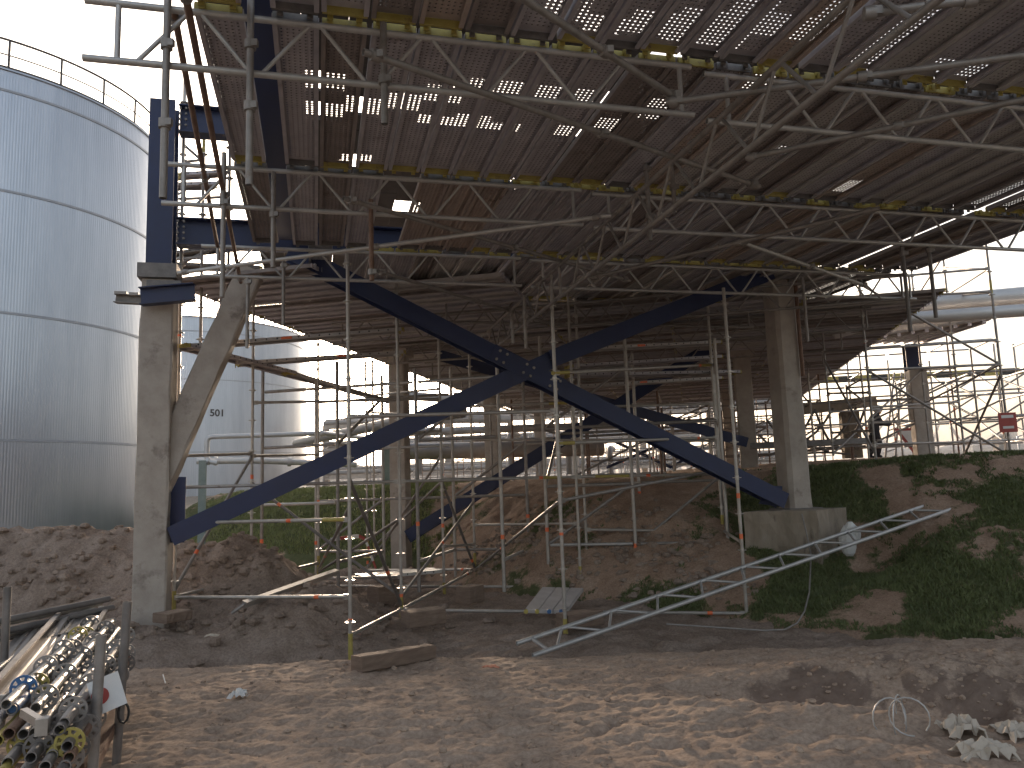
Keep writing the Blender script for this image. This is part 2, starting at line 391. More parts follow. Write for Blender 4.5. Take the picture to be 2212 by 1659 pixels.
# grass blades on the bank, too many to count
def blades(name, n, xr, yr, fn_h, size, mt, thr=.45):
    x = rng.uniform(*xr, n); y = rng.uniform(*yr, n)
    gm = grass_mask(x, y) + .25 * fbm(x, y, 5, 3, .7, 44)
    d = toe_dist(x, y); k = (gm > thr) & (d > -.1); x, y = x[k], y[k]
    h = fn_h(x, y); n = len(x)
    a = rng.uniform(0, 2 * np.pi, n); L = size * rng.uniform(.4, 1.3, n); wd = .006 + .004 * rng.random(n) + y * .0005
    lean = rng.uniform(.2, .9, n); la = rng.uniform(0, 2 * np.pi, n)
    p0 = np.stack([x - np.cos(a) * wd, y - np.sin(a) * wd, h - .01], -1); p1 = np.stack([x + np.cos(a) * wd, y + np.sin(a) * wd, h - .01], -1)
    p2 = np.stack([x + np.cos(la) * lean * L, y + np.sin(la) * lean * L, h + L], -1)
    Vv = np.stack([p0, p1, p2], 1).reshape(-1, 3)
    me = bpy.data.meshes.new(name); me.vertices.add(3 * n); me.vertices.foreach_set('co', Vv.ravel())
    me.loops.add(3 * n); me.loops.foreach_set('vertex_index', np.arange(3 * n)); me.polygons.add(n); me.polygons.foreach_set('loop_start', np.arange(0, 3 * n, 3))
    me.materials.append(mt); me.update(calc_edges=True); return struct(name, me, 'stuff')
M['blade'] = mat('grass_blade', (.07, .09, .028), (.14, .165, .058), 3, 0, .7, c3=(.22, .19, .09), s3=1.2, t3=.6)
M['blade_far'] = mat('sunlit_grass_blade', (.13, .16, .045), (.24, .26, .09), 2, 0, .7)  # brighter green: grazing sunlight painted into the far blade colour
blades('bank_grass', 230000, (.5, 13), (7, 15.5), lambda x, y: bank_h(x, y)[0], .045, M['blade'])
blades('far_bank_grass', 80000, (-11, -1.5), (14.5, 28), lambda x, y: bank_h(x, y)[0], .10, M['blade_far'])
# clods and stones
def clods(name, n, fnpos, mt, smin, smax):
    mb = MB()
    for _ in range(n):
        x, y = fnpos(); s = random.uniform(smin, smax) ** 1.0
        mb.ball((x, y, gz(x, y) + s * .15), s, 6, 4, (1, random.uniform(.6, 1.1), random.uniform(.5, .8)), .28)
    return struct(name, mb.mesh(name, mat=mt), 'stuff')
def pos_sand(): y = 3.2 + 4.8 * random.random() ** .8; return random.uniform(-.55, .62) * y + .2, y
clods('sand_clods', 500, pos_sand, M['sand'], .008, .03)
def pos_dirt(): return random.gauss(3.0, .7), random.gauss(5.7, .5)
clods('trench_clods', 420, pos_dirt, M['sand'], .006, .024)
def pos_heap():
    c = random.choice([(-4.1, 12), (-5.8, 9.6), (-8, 12.6), (-2.9, 10.7), (-6.2, 12)]); return random.gauss(c[0], 1.0), random.gauss(c[1], .8)
clods('heap_clods', 700, pos_heap, M['dirt'], .02, .10)
def pos_face(): t = random.random(); return -1 + 4.2 * t + random.gauss(0, .3), 15.2 - 3.6 * t + random.uniform(-.6, 1.4)
clods('bank_clods', 500, pos_face, M['dirt'], .02, .08)
# ------------------------------------------------------------------ helpers for placing steelwork
def on_u(x, y, u): d = ray(x, y); return d * (u / d.dot(U))
def frame(o, X, Zx=(0, 0, 1)):
    X = Vector(X).normalized(); Y_ = Vector(Zx).cross(X).normalized(); Z_ = X.cross(Y_)
    m4 = Matrix.Identity(4)
    for i in range(3): m4[i][0], m4[i][1], m4[i][2], m4[i][3] = X[i], Y_[i], Z_[i], o[i]
    return m4

# ------------------------------------------------------------------ storage tanks
def clad_material():
    mt = bpy.data.materials.new('aluminium_cladding'); mt.use_nodes = True
    n = mt.node_tree.nodes; l = mt.node_tree.links; b = n['Principled BSDF']
    tc = n.new('ShaderNodeTexCoord').outputs['Object']
    mp = n.new('ShaderNodeMapping'); mp.inputs['Scale'].default_value = (1, 1, .12); l.new(tc, mp.inputs[0])
    a = noise(n, l, mp.outputs[0], 1.1, 6, .7)
    l.new(ramp(n, l, a, [(.3, (.37, .405, .47)), (.7, (.49, .525, .59))]), b.inputs['Base Color'])
    b.inputs['Metallic'].default_value = .8; b.inputs['Roughness'].default_value = .33
    return mt
M['clad'] = clad_material()
def tank(cx, cy, Rr, z0, ztop, joints, pitch, label, rail=True, arc=(0, 360), text=None):
    t = thing('storage_tank', label, 'storage tank', (cx, cy, z0), 'storage tanks')
    C = Vector((cx, cy, 0)); zs = [z0] + joints + [ztop]
    a0, a1 = R(arc[0]), R(arc[1]); nr = int((a1 - a0) * Rr / pitch); spr = 4; N = nr * spr
    for zb, zt in zip(zs[:-1], zs[1:]):          # one ring of corrugated sheets between two joints
        vs, fs = [], []
        for k in range(N + 1):
            an = a0 + (a1 - a0) * k / N; rr = Rr + .004 * math.cos(2 * math.pi * k / spr)
            vs += [(cx + rr * math.sin(an), cy + rr * math.cos(an), zb + .0), (cx + rr * math.sin(an), cy + rr * math.cos(an), zt - .01)]
        fs = [[2 * k, 2 * k + 2, 2 * k + 3, 2 * k + 1] for k in range(N)]
        mb = MB().add(vs, fs, True); part('cladding_ring', mb, M['clad'], t)
    def ring(name, z, rr, h, th, mt):
        n = 160; vs, fs = [], []
        for k in range(n + 1):
            an = a0 + (a1 - a0) * k / n; s, c = math.sin(an), math.cos(an)
            vs += [(cx + (rr + th * i) * s, cy + (rr + th * i) * c, z + h * j) for i, j in ((0, 0), (1, 0), (1, 1), (0, 1))]
        fs = [[4 * k + i, 4 * k + (i + 1) % 4, 4 * k + 4 + (i + 1) % 4, 4 * k + 4 + i] for k in range(n) for i in range(4)]
        return part(name, MB().add(vs, fs), mt, t)
    for z in joints: ring('joint_band', z - .05, Rr + .005, .08, .02, M['joint'])
    ring('rim', ztop - .02, Rr - .3, .05, .36, M['clad'])
    # roof
    vs = [(cx, cy, ztop + .7)] + [(cx + (Rr - .2) * math.sin(2 * math.pi * k / 64), cy + (Rr - .2) * math.cos(2 * math.pi * k / 64), ztop) for k in range(64)]
    part('roof', MB().add(vs, [[0, 1 + (k + 1) % 64, 1 + k] for k in range(64)], True), M['clad'], t)
    if rail:
        for z, r_ in ((ztop + 1.08, .04), (ztop + .55, .024), (ztop + .08, .07)):
            n = 120
            part('hand_rail' if z > ztop + .2 else 'kerb_rail', MB().path([(cx + (Rr - .05) * math.sin(a0 + (a1 - a0) * k / n), cy + (Rr - .05) * math.cos(a0 + (a1 - a0) * k / n), z) for k in range(n + 1)], r_, 6), M['tank_rail'], t)
        npst = int((a1 - a0) * Rr / 1.55)
        pm = MB().tube((0, 0, 0), (0, 0, 1.1), .042, 6).mesh('rail_post', mat=M['tank_rail'])
        for k in range(npst):
            an = a0 + (a1 - a0) * (k + .3) / npst
            o = part('rail_post', pm, None, t); o.location = (( Rr - .05) * math.sin(an), (Rr - .05) * math.cos(an), ztop - z0)
        an = R(195)
        p = C + Vector((Rr * .97 * math.sin(an), Rr * .97 * math.cos(an), ztop + .2))
        part('roof_vent', MB().tube(p, p + Z * .35, .22, 12).ball(p + Z * .4, .24, 12, 6), M['tank_rail'], t)
    if text:
        txt, an0, z, size = text
        cu = bpy.data.curves.new('digits', 'FONT'); cu.body = txt; cu.size = size; cu.extrude = 0.004; cu.offset = .02
        tmp = bpy.data.objects.new('digits', cu); COL.objects.link(tmp)
        bpy.context.view_layer.update()
        me = bpy.data.meshes.new_from_object(tmp.evaluated_get(bpy.context.evaluated_depsgraph_get()))
        bpy.data.objects.remove(tmp)
        for v_ in me.vertices:
            an = an0 - v_.co.x / Rr; rr = Rr + .03 + v_.co.z
            v_.co = Vector((rr * math.sin(an), rr * math.cos(an), z + v_.co.y - z0))
        me.materials.clear(); me.materials.append(M['ink']); part('tank_number', me, None, t)
    return t
tank(-20.82, 28.57, 6.82, -3.0, 14.0, [1.85, 5.9, 9.9, 13.3], .085, 'large corrugated silver tank at the left with a dark handrail round its roof')
tank(-29.8, 69.6, 10.5, -3.0, 14.0, [3.2, 9.0, 12.9], .16, 'farther silver tank numbered 501 seen between the scaffold poles', rail=True, text=('501', R(147.9), 6.05, .78))

# ------------------------------------------------------------------ concrete columns
def wobble_box(a, b, w, d, side, nrm, seg=14, jit=.012, taper=1.0, chamfer=.02):
    """cast concrete member: slightly uneven arrises, chamfered"""
    a, b = Vector(a), Vector(b); side, nrm = Vector(side).normalized(), Vector(nrm).normalized(); mb = MB(); vs = []
    for k in range(seg + 1):
        p = a.lerp(b, k / seg); s = 1 + (taper - 1) * k / seg; hw, hd, c = w / 2 * s, d / 2 * s, chamfer
        for i, j in ((-hw + c, -hd), (hw - c, -hd), (hw, -hd + c), (hw, hd - c), (hw - c, hd), (-hw + c, hd), (-hw, hd - c), (-hw, -hd + c)):
            vs.append(p + side * (i + random.uniform(-jit, jit)) + nrm * (j + random.uniform(-jit, jit) * .5))
    fs = [[k * 8 + i, k * 8 + (i + 1) % 8, k * 8 + 8 + (i + 1) % 8, k * 8 + 8 + i] for k in range(seg) for i in range(8)]
    fs += [list(range(8))[::-1], [seg * 8 + i for i in range(8)]]
    return mb.add(vs, fs)
cl = thing('concrete_column', 'tall concrete column with a slanting strut and a navy steel post on top, left of the cross brace', 'column', P(11.35, -2.12, -2.3))
part('shaft', wobble_box(P(11.35, -2.14, -2.4), P(11.35, -2.12, 2.95), .42, .42, V, U), M['concrete'], cl)
part('strut', wobble_box(PY(322, 1090, 10.48), PY(543, 585, 11.0), .36, .36, V + Z * -.45, U, 12), M['concrete'], cl)
part('cap', MB().box(P(11.33, -2.12, 3.06), (.50, .50, .20), V, U).box(P(11.2, -2.02, 2.86), (.44, .3, .1), V, U), M['dark_tube'], cl)
part('steel_post', MB().ibeam(P(11.42, -2.13, 3.17), P(11.42, -2.13, 5.64), .34, .34, U, .02, .014), M['navy'], cl)
bb = part('bracket_beam', MB().ibeam(PY(250, 645, 10.75), PY(345, 650, 10.75), .12, .13), M['dark_tube'], cl)
part('bracket_beam', MB().ibeam(P(11.02, -2.30, 2.66), P(10.92, -1.60, 2.72), .16, .24), M['navy'], cl)
part('clamp', MB().box(PY(262, 634, 10.72), (.16, .12, .04), V, U).box(PY(290, 636, 10.72), (.12, .10, .04), V, U), M['galv'], bb)
for i, (z, h) in enumerate(((5.42, .42), (3.72, .40))):
    part('side_beam', MB().ibeam(P(11.45, -1.93, z), P(11.45, 8.2, z), .25, h, Z, .02, .012), M['navy'], cl)
bm = MB()
for z in (5.42, 3.72):
    for k in range(4):
        for s in (-.1, .1): bm.tube(P(11.31, -1.86 + s * .4, z - .13 + .085 * k), P(11.28, -1.86 + s * .4, z - .13 + .085 * k), .018, 6)
part('bolts', bm, M['dark_tube'], cl)
cr_ = thing('concrete_column', 'concrete column standing on a stained block in the grassy bank', 'column', P(11.4, 7.78, -.66))
part('shaft', wobble_box(P(11.4, 7.78, -.64), P(11.4, 7.78, 3.6), .42, .44, V, U, 14, .008, .96, .06), M['concrete'], cr_)
part('base_plate', MB().box(P(11.4, 7.78, -.62), (.62, .6, .06), V, U), M['dark_tube'], cr_)
part('conduit', MB().tube(P(11.14, 7.95, 3.3), P(11.14, 7.95, 1.6), .035, 8), M['rust_tube'], cr_)
A_ = PY(1606, 1106, 12.35); B_ = PY(1765, 1113, 12.05); C_ = PY(1829, 1121, 12.7)
D_ = A_ + C_ - B_; zt = A_.z
top = [Vector((p.x, p.y, zt)) for p in (A_, B_, C_, D_)]
def rough_block(top, depth, seg=9, jit=.02):
    mb = MB(); n = 4; vs = []
    ringpts = []
    for i in range(4):
        for k in range(seg): ringpts.append(top[i].lerp(top[(i + 1) % 4], k / seg))
    m_ = len(ringpts); rows = 6
    for r_ in range(rows + 1):
        for p in ringpts: vs.append(p + Vector((random.uniform(-jit, jit), random.uniform(-jit, jit), -depth * r_ / rows + random.uniform(-jit, jit) * (r_ > 0))))
    fs = [[r_ * m_ + i, (r_ + 1) * m_ + i, (r_ + 1) * m_ + (i + 1) % m_, r_ * m_ + (i + 1) % m_] for r_ in range(rows) for i in range(m_)]
    fs.append(list(range(m_))); return mb.add(vs, fs)
solo('concrete_plinth', rough_block(top, 1.1), M['concrete_old'], 'stained concrete footing block half buried in the bank under the right column', 'plinth')

# second and farther frames of the pipe rack
F2L, F2R = PY(868, 1225, 17.7), PY(1615, 955, 19.6)
def far_column(p, z0, z1, wd, label):
    t = thing('concrete_column', label, 'column', (p.x, p.y, z0), 'columns of the far pipe rack')
    part('shaft', wobble_box((p.x, p.y, z0), (p.x, p.y, z1), wd, wd, V2, U2, 8, .008), M['concrete'], t)
    part('corbel', MB().box((p.x, p.y, z1 + .1), (wd * 1.5, wd * 1.3, .2), V2, U2), M['concrete'], t)
far_column(F2L, -2.3, 3.0, .38, 'slim brown concrete column behind the left arm of the cross brace')
far_column(F2R, -.4, 3.0, .42, 'grey concrete column just left of the column on the stained block')
for k, (d, lb) in enumerate(((8.5, 'third'), (17, 'fourth'), (27, 'fifth'))):
    for s, q in ((0, F2L), (1, F2R)):
        pp = q + U2 * d
        far_column(pp, -2.3 if s == 0 else -.6, 3.0, .45, 'distant concrete rack column on the %s side, %s frame from the front' % ('right' if s else 'left', lb))
def brace_member(a, b, nrm, wd=.26): return MB().ibeam(a, b, wd, .24, nrm, .016, .012)
UN = -U
xb = thing('cross_brace', 'big navy steel cross brace with a bolted centre plate between the two near columns', 'steel brace', P(11.2, 2.8, -.6))
ca, cb2, cc, cd2 = PY(372, 1158, 10.46), PY(1660, 590, 12.55), PY(625, 545, 10.75), PY(1690, 1082, 12.72)
ctr = PY(1140, 800, 11.55)
part('brace_member', brace_member(cc, cd2, UN), M['navy'], xb)
dirA = (cb2 - ca).normalized()
c1 = PY(1092, 822, 11.5); c2 = PY(1190, 776, 11.6)
part('brace_member', brace_member(ca, c1 + dirA * .02, UN), M['navy'], xb)
part('brace_member', brace_member(c2 - dirA * .02, cb2, UN), M['navy'], xb)
dirB = (cd2 - cc).normalized(); prp = dirB.cross(U).normalized()
ctr2 = cc + dirB * (ctr - cc).dot(dirB)
plate = part('centre_plate', MB().bar(ctr2 - dirB * .62 - U * .135, ctr2 + dirB * .62 - U * .135, .27, .018, UN).bar(ctr2 - dirA * .38 - U * .133, ctr2 + dirA * .38 - U * .133, .26, .016, UN), M['navy'], xb)
for s in (-.52, -.40, -.06, .06, .40, .52):
    for q in (-.07, .07):
        p = ctr2 + dirB * s + prp * q - U * .14
        part('bolt', MB().tube(p, p - U * .03, .022, 6), M['galv'], plate)
g0 = [PY(*q) for q in ((352, 1172, 10.5), (398, 1172, 10.5), (402, 1030, 10.5), (386, 1030, 10.5), (352, 1100, 10.5))]
part('gusset_plate', MB().prism(g0, U * .025), M['navy'], xb)
part('gusset_plate', MB().prism([PY(*q) for q in ((1665, 1050, 12.75), (1690, 1050, 12.75), (1690, 1095, 12.75), (1640, 1088, 12.75))], U * .025), M['navy'], xb)
xb2 = thing('cross_brace', 'farther navy cross brace partly hidden behind the big one', 'steel brace', (F2L + F2R) / 2)
part('brace_member', brace_member(PY(880, 1160, 17.5), PY(1535, 750, 19.2), -U2, .27), M['navy'], xb2)
part('brace_member', brace_member(PY(950, 768, 17.8), PY(1610, 955, 19.5), -U2, .25), M['navy'], xb2)
xb3 = thing('cross_brace', 'small thin cross brace low in the bright gap under the far deck', 'steel brace', PY(1350, 985, 30))
for a, b in (((1310, 1010), (1440, 955)), ((1320, 950), (1450, 1010)), ((1440, 955), (1520, 1010)), ((1450, 1010), (1520, 965))):
    part('brace_member', MB().tube(PY(*a, 32), PY(*b, 32), .07, 6), M['navy'], xb3)

# ------------------------------------------------------------------ ladder beams
DU = (.30, .40)
_lm = {}
def lmesh(key, fn, mt):
    if key not in _lm: _lm[key] = fn().mesh(key[0], mat=mt)
    return _lm[key]
def ladder_beam(o, X, L, label, group='lattice beams under the near deck', Zx=(0, 0, 1), mt='alu', depth=.40, r=.0242, pitch=.39, name='ladder_beam'):
    t = thing(name, label, 'lattice beam', mat4=frame(o, X, Zx), group=group)
    mt_ = M[mt]
    for z in (0, depth):
        part('chord', lmesh(('chord', round(L, 3), z, r, mt), lambda: MB().tube((0, 0, z), (L, 0, z), r, 10, hollow=.004), mt_), None, t)
    rd = r * .62
    up = lmesh(('lacing', 'u', mt, pitch, depth), lambda: MB().tube((0, 0, r * .6), (pitch - .09, 0, depth - r * .6), rd, 6), mt_)
    dn = lmesh(('lacing', 'd', mt, pitch, depth), lambda: MB().tube((0, 0, depth - r * .6), (pitch - .09, 0, r * .6), rd, 6), mt_)
    ps = lmesh(('end_post', mt, depth), lambda: MB().tube((0, 0, 0), (0, 0, depth), r * .8, 8), mt_)
    n = int((L - .45) / pitch); x0 = .28
    for k in range(n):
        q = part('lacing', up if k % 2 == 0 else dn, None, t); q.location = (x0 + k * pitch + .045, 0, 0)
    for x in (.2, L - .1): q = part('end_post', ps, None, t); q.location = (x, 0, 0)
    return t
for k, (u, nm) in enumerate(((5.12, 'nearest'), (7.72, 'second'), (10.35, 'third'))):
    ladder_beam(P(u, -1.45, 2.80), V, 4.32, '%s lattice beam on the left half of the deck, its end sticking out past the planks' % nm)
    ladder_beam(P(u + .07, 3.02, 2.80), V, 6.7 if k else 6.2, '%s lattice beam on the right half of the deck' % nm)
ladder_beam(P(12.9, 2.0, 2.80), V, 6.2, 'rearmost lattice beam under the near deck, right of centre', mt='galv')
ladder_beam(P(2.7, 2.97, 2.28), U, 6.3, 'lattice beam hung lower, running away from the viewer across the others', mt='galv')
ladder_beam(P(9.1, 2.99, 2.30), U, 4.6, 'short lattice beam hung low beyond the first, its free end in the middle', mt='galv')
lb0, lb1 = PY(1150, 1393, 8.75), PY(2072, 1118, 12.2)
lb0.z = gz(lb0.x, lb0.y) + .07; lb1.z = max(lb1.z, gz(lb1.x, lb1.y) - .05)
nrm_ = Vector((-.12, -.62, .95)).normalized()
ladder_beam(lb0, lb1 - lb0, (lb1 - lb0).length, 'loose aluminium lattice beam lying across the foot of the grassy bank', None, Zx=(-.42, .88, .20), mt='alu', depth=.37, pitch=.36, r=.028)

# ------------------------------------------------------------------ deck planks
def plank_sheet(L, W, holes):
    mb = MB(); z = .055
    if holes:
        p = .042; nx, ny = int((L - .1) / p), int((W - .05) / p); ox, oy = (L - nx * p) / 2, (W - ny * p) / 2
        gx = [[None] * (ny + 1) for _ in range(nx + 1)]; vs = []; fs = []
        def vid(pt): vs.append(pt); return len(vs) - 1
        for i in range(nx + 1):
            for j in range(ny + 1): gx[i][j] = vid((ox + i * p, oy + j * p, z + .0025 * ((i + j) % 2)))
        for i in range(nx):
            for j in range(ny):
                a, b, c, d = gx[i][j], gx[i + 1][j], gx[i + 1][j + 1], gx[i][j + 1]
                cx_, cy_ = ox + (i + .5) * p, oy + (j + .5) * p; h = .0085
                q = [vid((cx_ - h, cy_ - h * .9, z - .004)), vid((cx_ + h * .6, cy_ - h * .9, z - .004)), vid((cx_ + h, cy_ + .001, z - .004)), vid((cx_ - h * .2, cy_ + h, z - .004))]
                fs += [[a, b, q[1], q[0]], [b, c, q[2], q[1]], [c, d, q[3], q[2]], [d, a, q[0], q[3]]]
        mb.add(vs, fs)
        mb.box((L / 2, oy / 2, z), (L, oy, .002)).box((L / 2, W - oy / 2, z), (L, oy, .002))
        mb.box((ox / 2, W / 2, z + .0003), (ox, W - 2 * oy, .002)).box((L - ox / 2, W / 2, z + .0003), (ox, W - 2 * oy, .002))
    else:
        nr = 5; vs, fs = [], []; pr = []
        for k in range(nr):
            y0 = .02 + (W - .04) * k / nr; d = (W - .04) / nr
            pr += [(y0, 0), (y0 + d * .55, 0), (y0 + d * .68, -.011), (y0 + d * .87, -.011)]
        pr = [(0, 0)] + pr + [(W, 0)]
        for x in (0, L): vs += [(x, y, z + dz) for y, dz in pr]
        m_ = len(pr); mb.add(vs, [[k, k + 1, m_ + k + 1, m_ + k] for k in range(m_ - 1)])
    # side channels with inward lips
    for y, s in ((0, 1), (W, -1)):
        mb.box((L / 2, y + s * .002, z / 2), (L, .003, z)).box((L / 2, y + s * .018, .0015), (L, .030, .003))
        mb.box((L / 2, y + s * .034, .009), (L, .0025, .015))
    return mb
def plank_end(W):
    mb = MB()
    mb.box((.012, W / 2, .028), (.020, W * .96, .058))
    for y in (.06, W - .06): mb.box((.035, y, .040), (.05, .04, .035)).box((.055, y, .012), (.012, .04, .05))
    return mb
_pm = {}
def pmesh(L, W, holes): 
    k = (L, W, holes)
    if k not in _pm: _pm[k] = plank_sheet(L, W, holes).mesh('plank')
    return _pm[k]
_pe = {}
def emesh(W):
    if W not in _pe: _pe[W] = plank_end(W).mesh('end_hook')
    return _pe[W]
def set_mat(o, mt):
    if not o.data.materials: o.data.materials.append(None)
    o.material_slots[0].link = 'OBJECT'; o.material_slots[0].material = mt
def plank(parent, m4, L, W, holes, mt, endmt, label=None, local=True):
    o = part('plank', pmesh(L, W, holes), None, parent); set_mat(o, M[mt])
    o.matrix_parent_inverse = parent.matrix_world.inverted() if False else Matrix.Identity(4)
    o.matrix_local = m4
    for x, sg in ((L, 1), (0, -1)):
        e = part('end_hook', emesh(W), None, o); set_mat(e, M[endmt])
        e.matrix_local = Matrix.Translation((x, 0 if sg > 0 else W, 0)) @ Matrix.Rotation(0 if sg > 0 else math.pi, 4, 'Z')
    if label: o['label'] = label
    return o
DZ = 3.235
deck = thing('scaffold_deck', 'near overhead deck of perforated steel planks hung over the sandy ground', 'scaffold deck', mat4=frame(P(0, 0, DZ), V))
# local X = V, local Y = -? : frame() makes Y = Z x V ; planks run along U, so build each with its own frame
inv = deck.matrix_world.inverted()
BW = .335
for bay, (u0, vmin, vmax) in enumerate(((2.58, -.8, 9.5), (5.17, -.8, 9.6), (7.78, -.8, 9.7), (10.41, -.1, 9.4))):
    v = vmin; k = 0
    while v + .32 < vmax:
        gap = 0
        if k == 0: gap = .17
        elif abs(v - 7.75) < .17 and bay in (1, 2): gap = .16
        elif random.random() < .10: gap = random.choice((.02, .04, .03))
        dark_hole = (bay == 2 and k == 4)
        if not dark_hole:
            hol = bay < 2 or random.random() < (.55 if v < 4 else .25)
            mt_ = random.choices(('deck', 'deck_grey', 'deck_brown', 'deck_rust'), (.44, .25, .24, .07 if bay < 2 else .14))[0]
            if bay == 2 and k in (5, 6): mt_ = 'deck_rust'
            drop = random.uniform(-.006, .010)
            m4 = inv @ frame(P(u0, v + .32, DZ + drop), U)
            plank(deck, m4, 2.44, .32, hol, mt_, 'yellow' if random.random() < .48 else 'dark_tube', 'rust brown plank' if mt_ == 'deck_rust' else None)
        v += BW + gap; k += 1
# second deck, set at an angle, running on under the far rack
deck2 = thing('scaffold_deck', 'farther overhead deck of ribbed planks running on under the pipe rack', 'scaffold deck', mat4=frame(PZ(553, 682, 3.12), V2))
inv2 = deck2.matrix_world.inverted(); o2 = Vector(deck2.matrix_world.translation)
nrow = 0
for r_ in range(-9, 62):
    for c in range(5):
        q = o2 + U2 * (r_ * .345) + V2 * (c * 2.42)
        if min((q + V2 * a + U2 * b).dot(U) for a in (0, 2.4) for b in (0, .33)) < 10.48 and not (c >= 2 and False): continue
        cen = q + V2 * 1.2
        if cen.dot(U) < 12.0 and cen.dot(V) > 2.9 and cen.dot(V) < 9.5: continue
        
        gp = random.uniform(-.01, .01)
        plank(deck2, inv2 @ frame(q + U2 * (.32 + gp), V2), 2.36, .32, random.random() < .12, random.choices(('deck', 'deck_grey', 'deck_brown'), (.5, .2, .3))[0], 'yellow' if random.random() < .25 else 'deck')
# unseen boards added above the near deck to keep most of the sky off
sky_blocker = thing('scaffold_deck', 'unseen dark board layer added above the near deck to block the sky', 'scaffold deck', P(4, 0, 5.0))
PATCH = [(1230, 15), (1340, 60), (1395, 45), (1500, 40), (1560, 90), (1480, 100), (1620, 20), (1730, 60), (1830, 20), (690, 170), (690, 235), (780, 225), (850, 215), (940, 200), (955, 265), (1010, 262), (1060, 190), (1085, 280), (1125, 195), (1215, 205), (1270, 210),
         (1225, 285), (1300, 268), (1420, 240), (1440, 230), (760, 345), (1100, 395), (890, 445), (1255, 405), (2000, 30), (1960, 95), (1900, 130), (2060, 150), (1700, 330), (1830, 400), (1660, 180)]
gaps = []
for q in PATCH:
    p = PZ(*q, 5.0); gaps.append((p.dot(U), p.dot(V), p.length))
for c in range(26):                       # blocker boards along the rack, cut open to let light patches through
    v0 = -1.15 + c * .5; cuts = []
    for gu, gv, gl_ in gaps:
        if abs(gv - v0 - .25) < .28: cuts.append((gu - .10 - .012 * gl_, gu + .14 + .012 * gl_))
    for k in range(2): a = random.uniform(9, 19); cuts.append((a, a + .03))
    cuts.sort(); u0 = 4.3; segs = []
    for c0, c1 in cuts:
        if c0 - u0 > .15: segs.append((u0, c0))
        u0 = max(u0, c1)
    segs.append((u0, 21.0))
    for u0, u1 in segs: part('board', MB().box(P((u0 + u1) / 2, v0 + .25, 5.0), (u1 - u0, .495, .04), U, -V), M['board_dark'], sky_blocker)
# cross joists under the far deck
for k in range(9):
    a = o2 + U2 * (1.0 + k * 2.57) + V2 * 1.0; 
    if a.dot(U) < 10.6: continue
    ladder_beam(a + Z * -.44, V2, 10.0, 'lattice beam under the far deck, %s from the front' % ('first', 'second', 'third', 'fourth', 'fifth', 'sixth', 'seventh', 'eighth', 'ninth')[k], 'lattice beams under the far deck', mt='galv', pitch=.8 if k > 3 else .39)

# ------------------------------------------------------------------ loose and hanging tubes
def coupler(mb, p, ax):
    ax = Vector(ax).normalized(); mb.tube(Vector(p) - ax * .03, Vector(p) + ax * .03, .040, 8); mb.box(Vector(p) + Vector((.036, -.02, 0)), (.04, .035, .045)); return mb
def scaffold_tube(a, b, label, mt='galv', group=None, cps=(), r=.0242):
    a, b = Vector(a), Vector(b); t = thing('scaffold_tube', label, 'tube', (a + b) / 2 if abs((a - b).normalized().z) < .9 else (a if a.z < b.z else b), group)
    part('tube', MB().tube(a, b, r, 10, hollow=.004), M[mt], t)
    for c in cps: part('coupler', coupler(MB(), a.lerp(b, c), b - a), M['galv'], t)
    return t
H = [((365, -60), (352, 428), 5.06, 'leftmost hanging tube in front of the navy post', 'galv', (.33, .68)),
     ((543, -60), (538, 400), 5.06, 'vertical tube hung from the nearest beam at the left plank edge', 'galv', (.35, .64)),
     ((857, -60), (831, 268), 5.06, 'vertical tube hung from the nearest beam near the middle planks', 'galv', (.72,)),
     ((488, 330), (480, 642), 7.64, 'long vertical tube hung from the second beam beyond the left end', 'galv', (.35,)),
     ((592, 372), (590, 578), 7.64, 'short vertical tube hung from the second beam by the first planks', 'galv', (.45,)),
     ((814, 432), (803, 606), 7.64, 'brown vertical tube hung from the second beam', 'rust_tube', (.08, .9)),
     ((1392, 180), (1405, 520), 7.1, 'vertical tube with couplers left of the low hung beam', 'galv', (.55, .85)),
     ((1452, 260), (1458, 462), 7.1, 'vertical tube with couplers hanging beside the low hung beam', 'galv', (.72,)),
     ((1484, 160), (1490, 330), 6.6, 'vertical tube right of the low hung beam with an orange band', 'galv', ()),
     ((613, 560), (612, 702), 10.28, 'vertical tube hung from the third beam above the slanting strut', 'galv', (.1,)),
     ((537, 600), (534, 752), 10.2, 'vertical tube in front of the slanting concrete strut', 'galv', (.06,)),
     ((1137, 640), (1136, 752), 10.28, 'stubby vertical tube under the middle of the third beam', 'galv', (.4,)),
     ((1110, 690), (1108, 742), 10.6, 'short tube stub left of the stubby middle tube', 'galv', (.3,)),
     ((1953, 530), (1967, 716), 7.85, 'dark vertical tube hanging at the right against the sky', 'dark_tube', (.1,)),
     ((2005, 525), (2022, 686), 7.85, 'dark vertical tube hanging right of its neighbour against the sky', 'dark_tube', (.1,)),
     ((1738, 600), (1745, 738), 10.3, 'vertical tube hung beside the top of the right column', 'galv', ())]
for (x0, y0), (x1, y1), u, lb, mt_, cp in H:
    b = on_u(x1, y1, u); a = on_u(x0, y0, u); a = Vector((b.x, b.y, min(a.z, 4.2)))
    scaffold_tube(b, a, lb, mt_, 'tubes hanging from the near deck', [1 - c for c in cp])
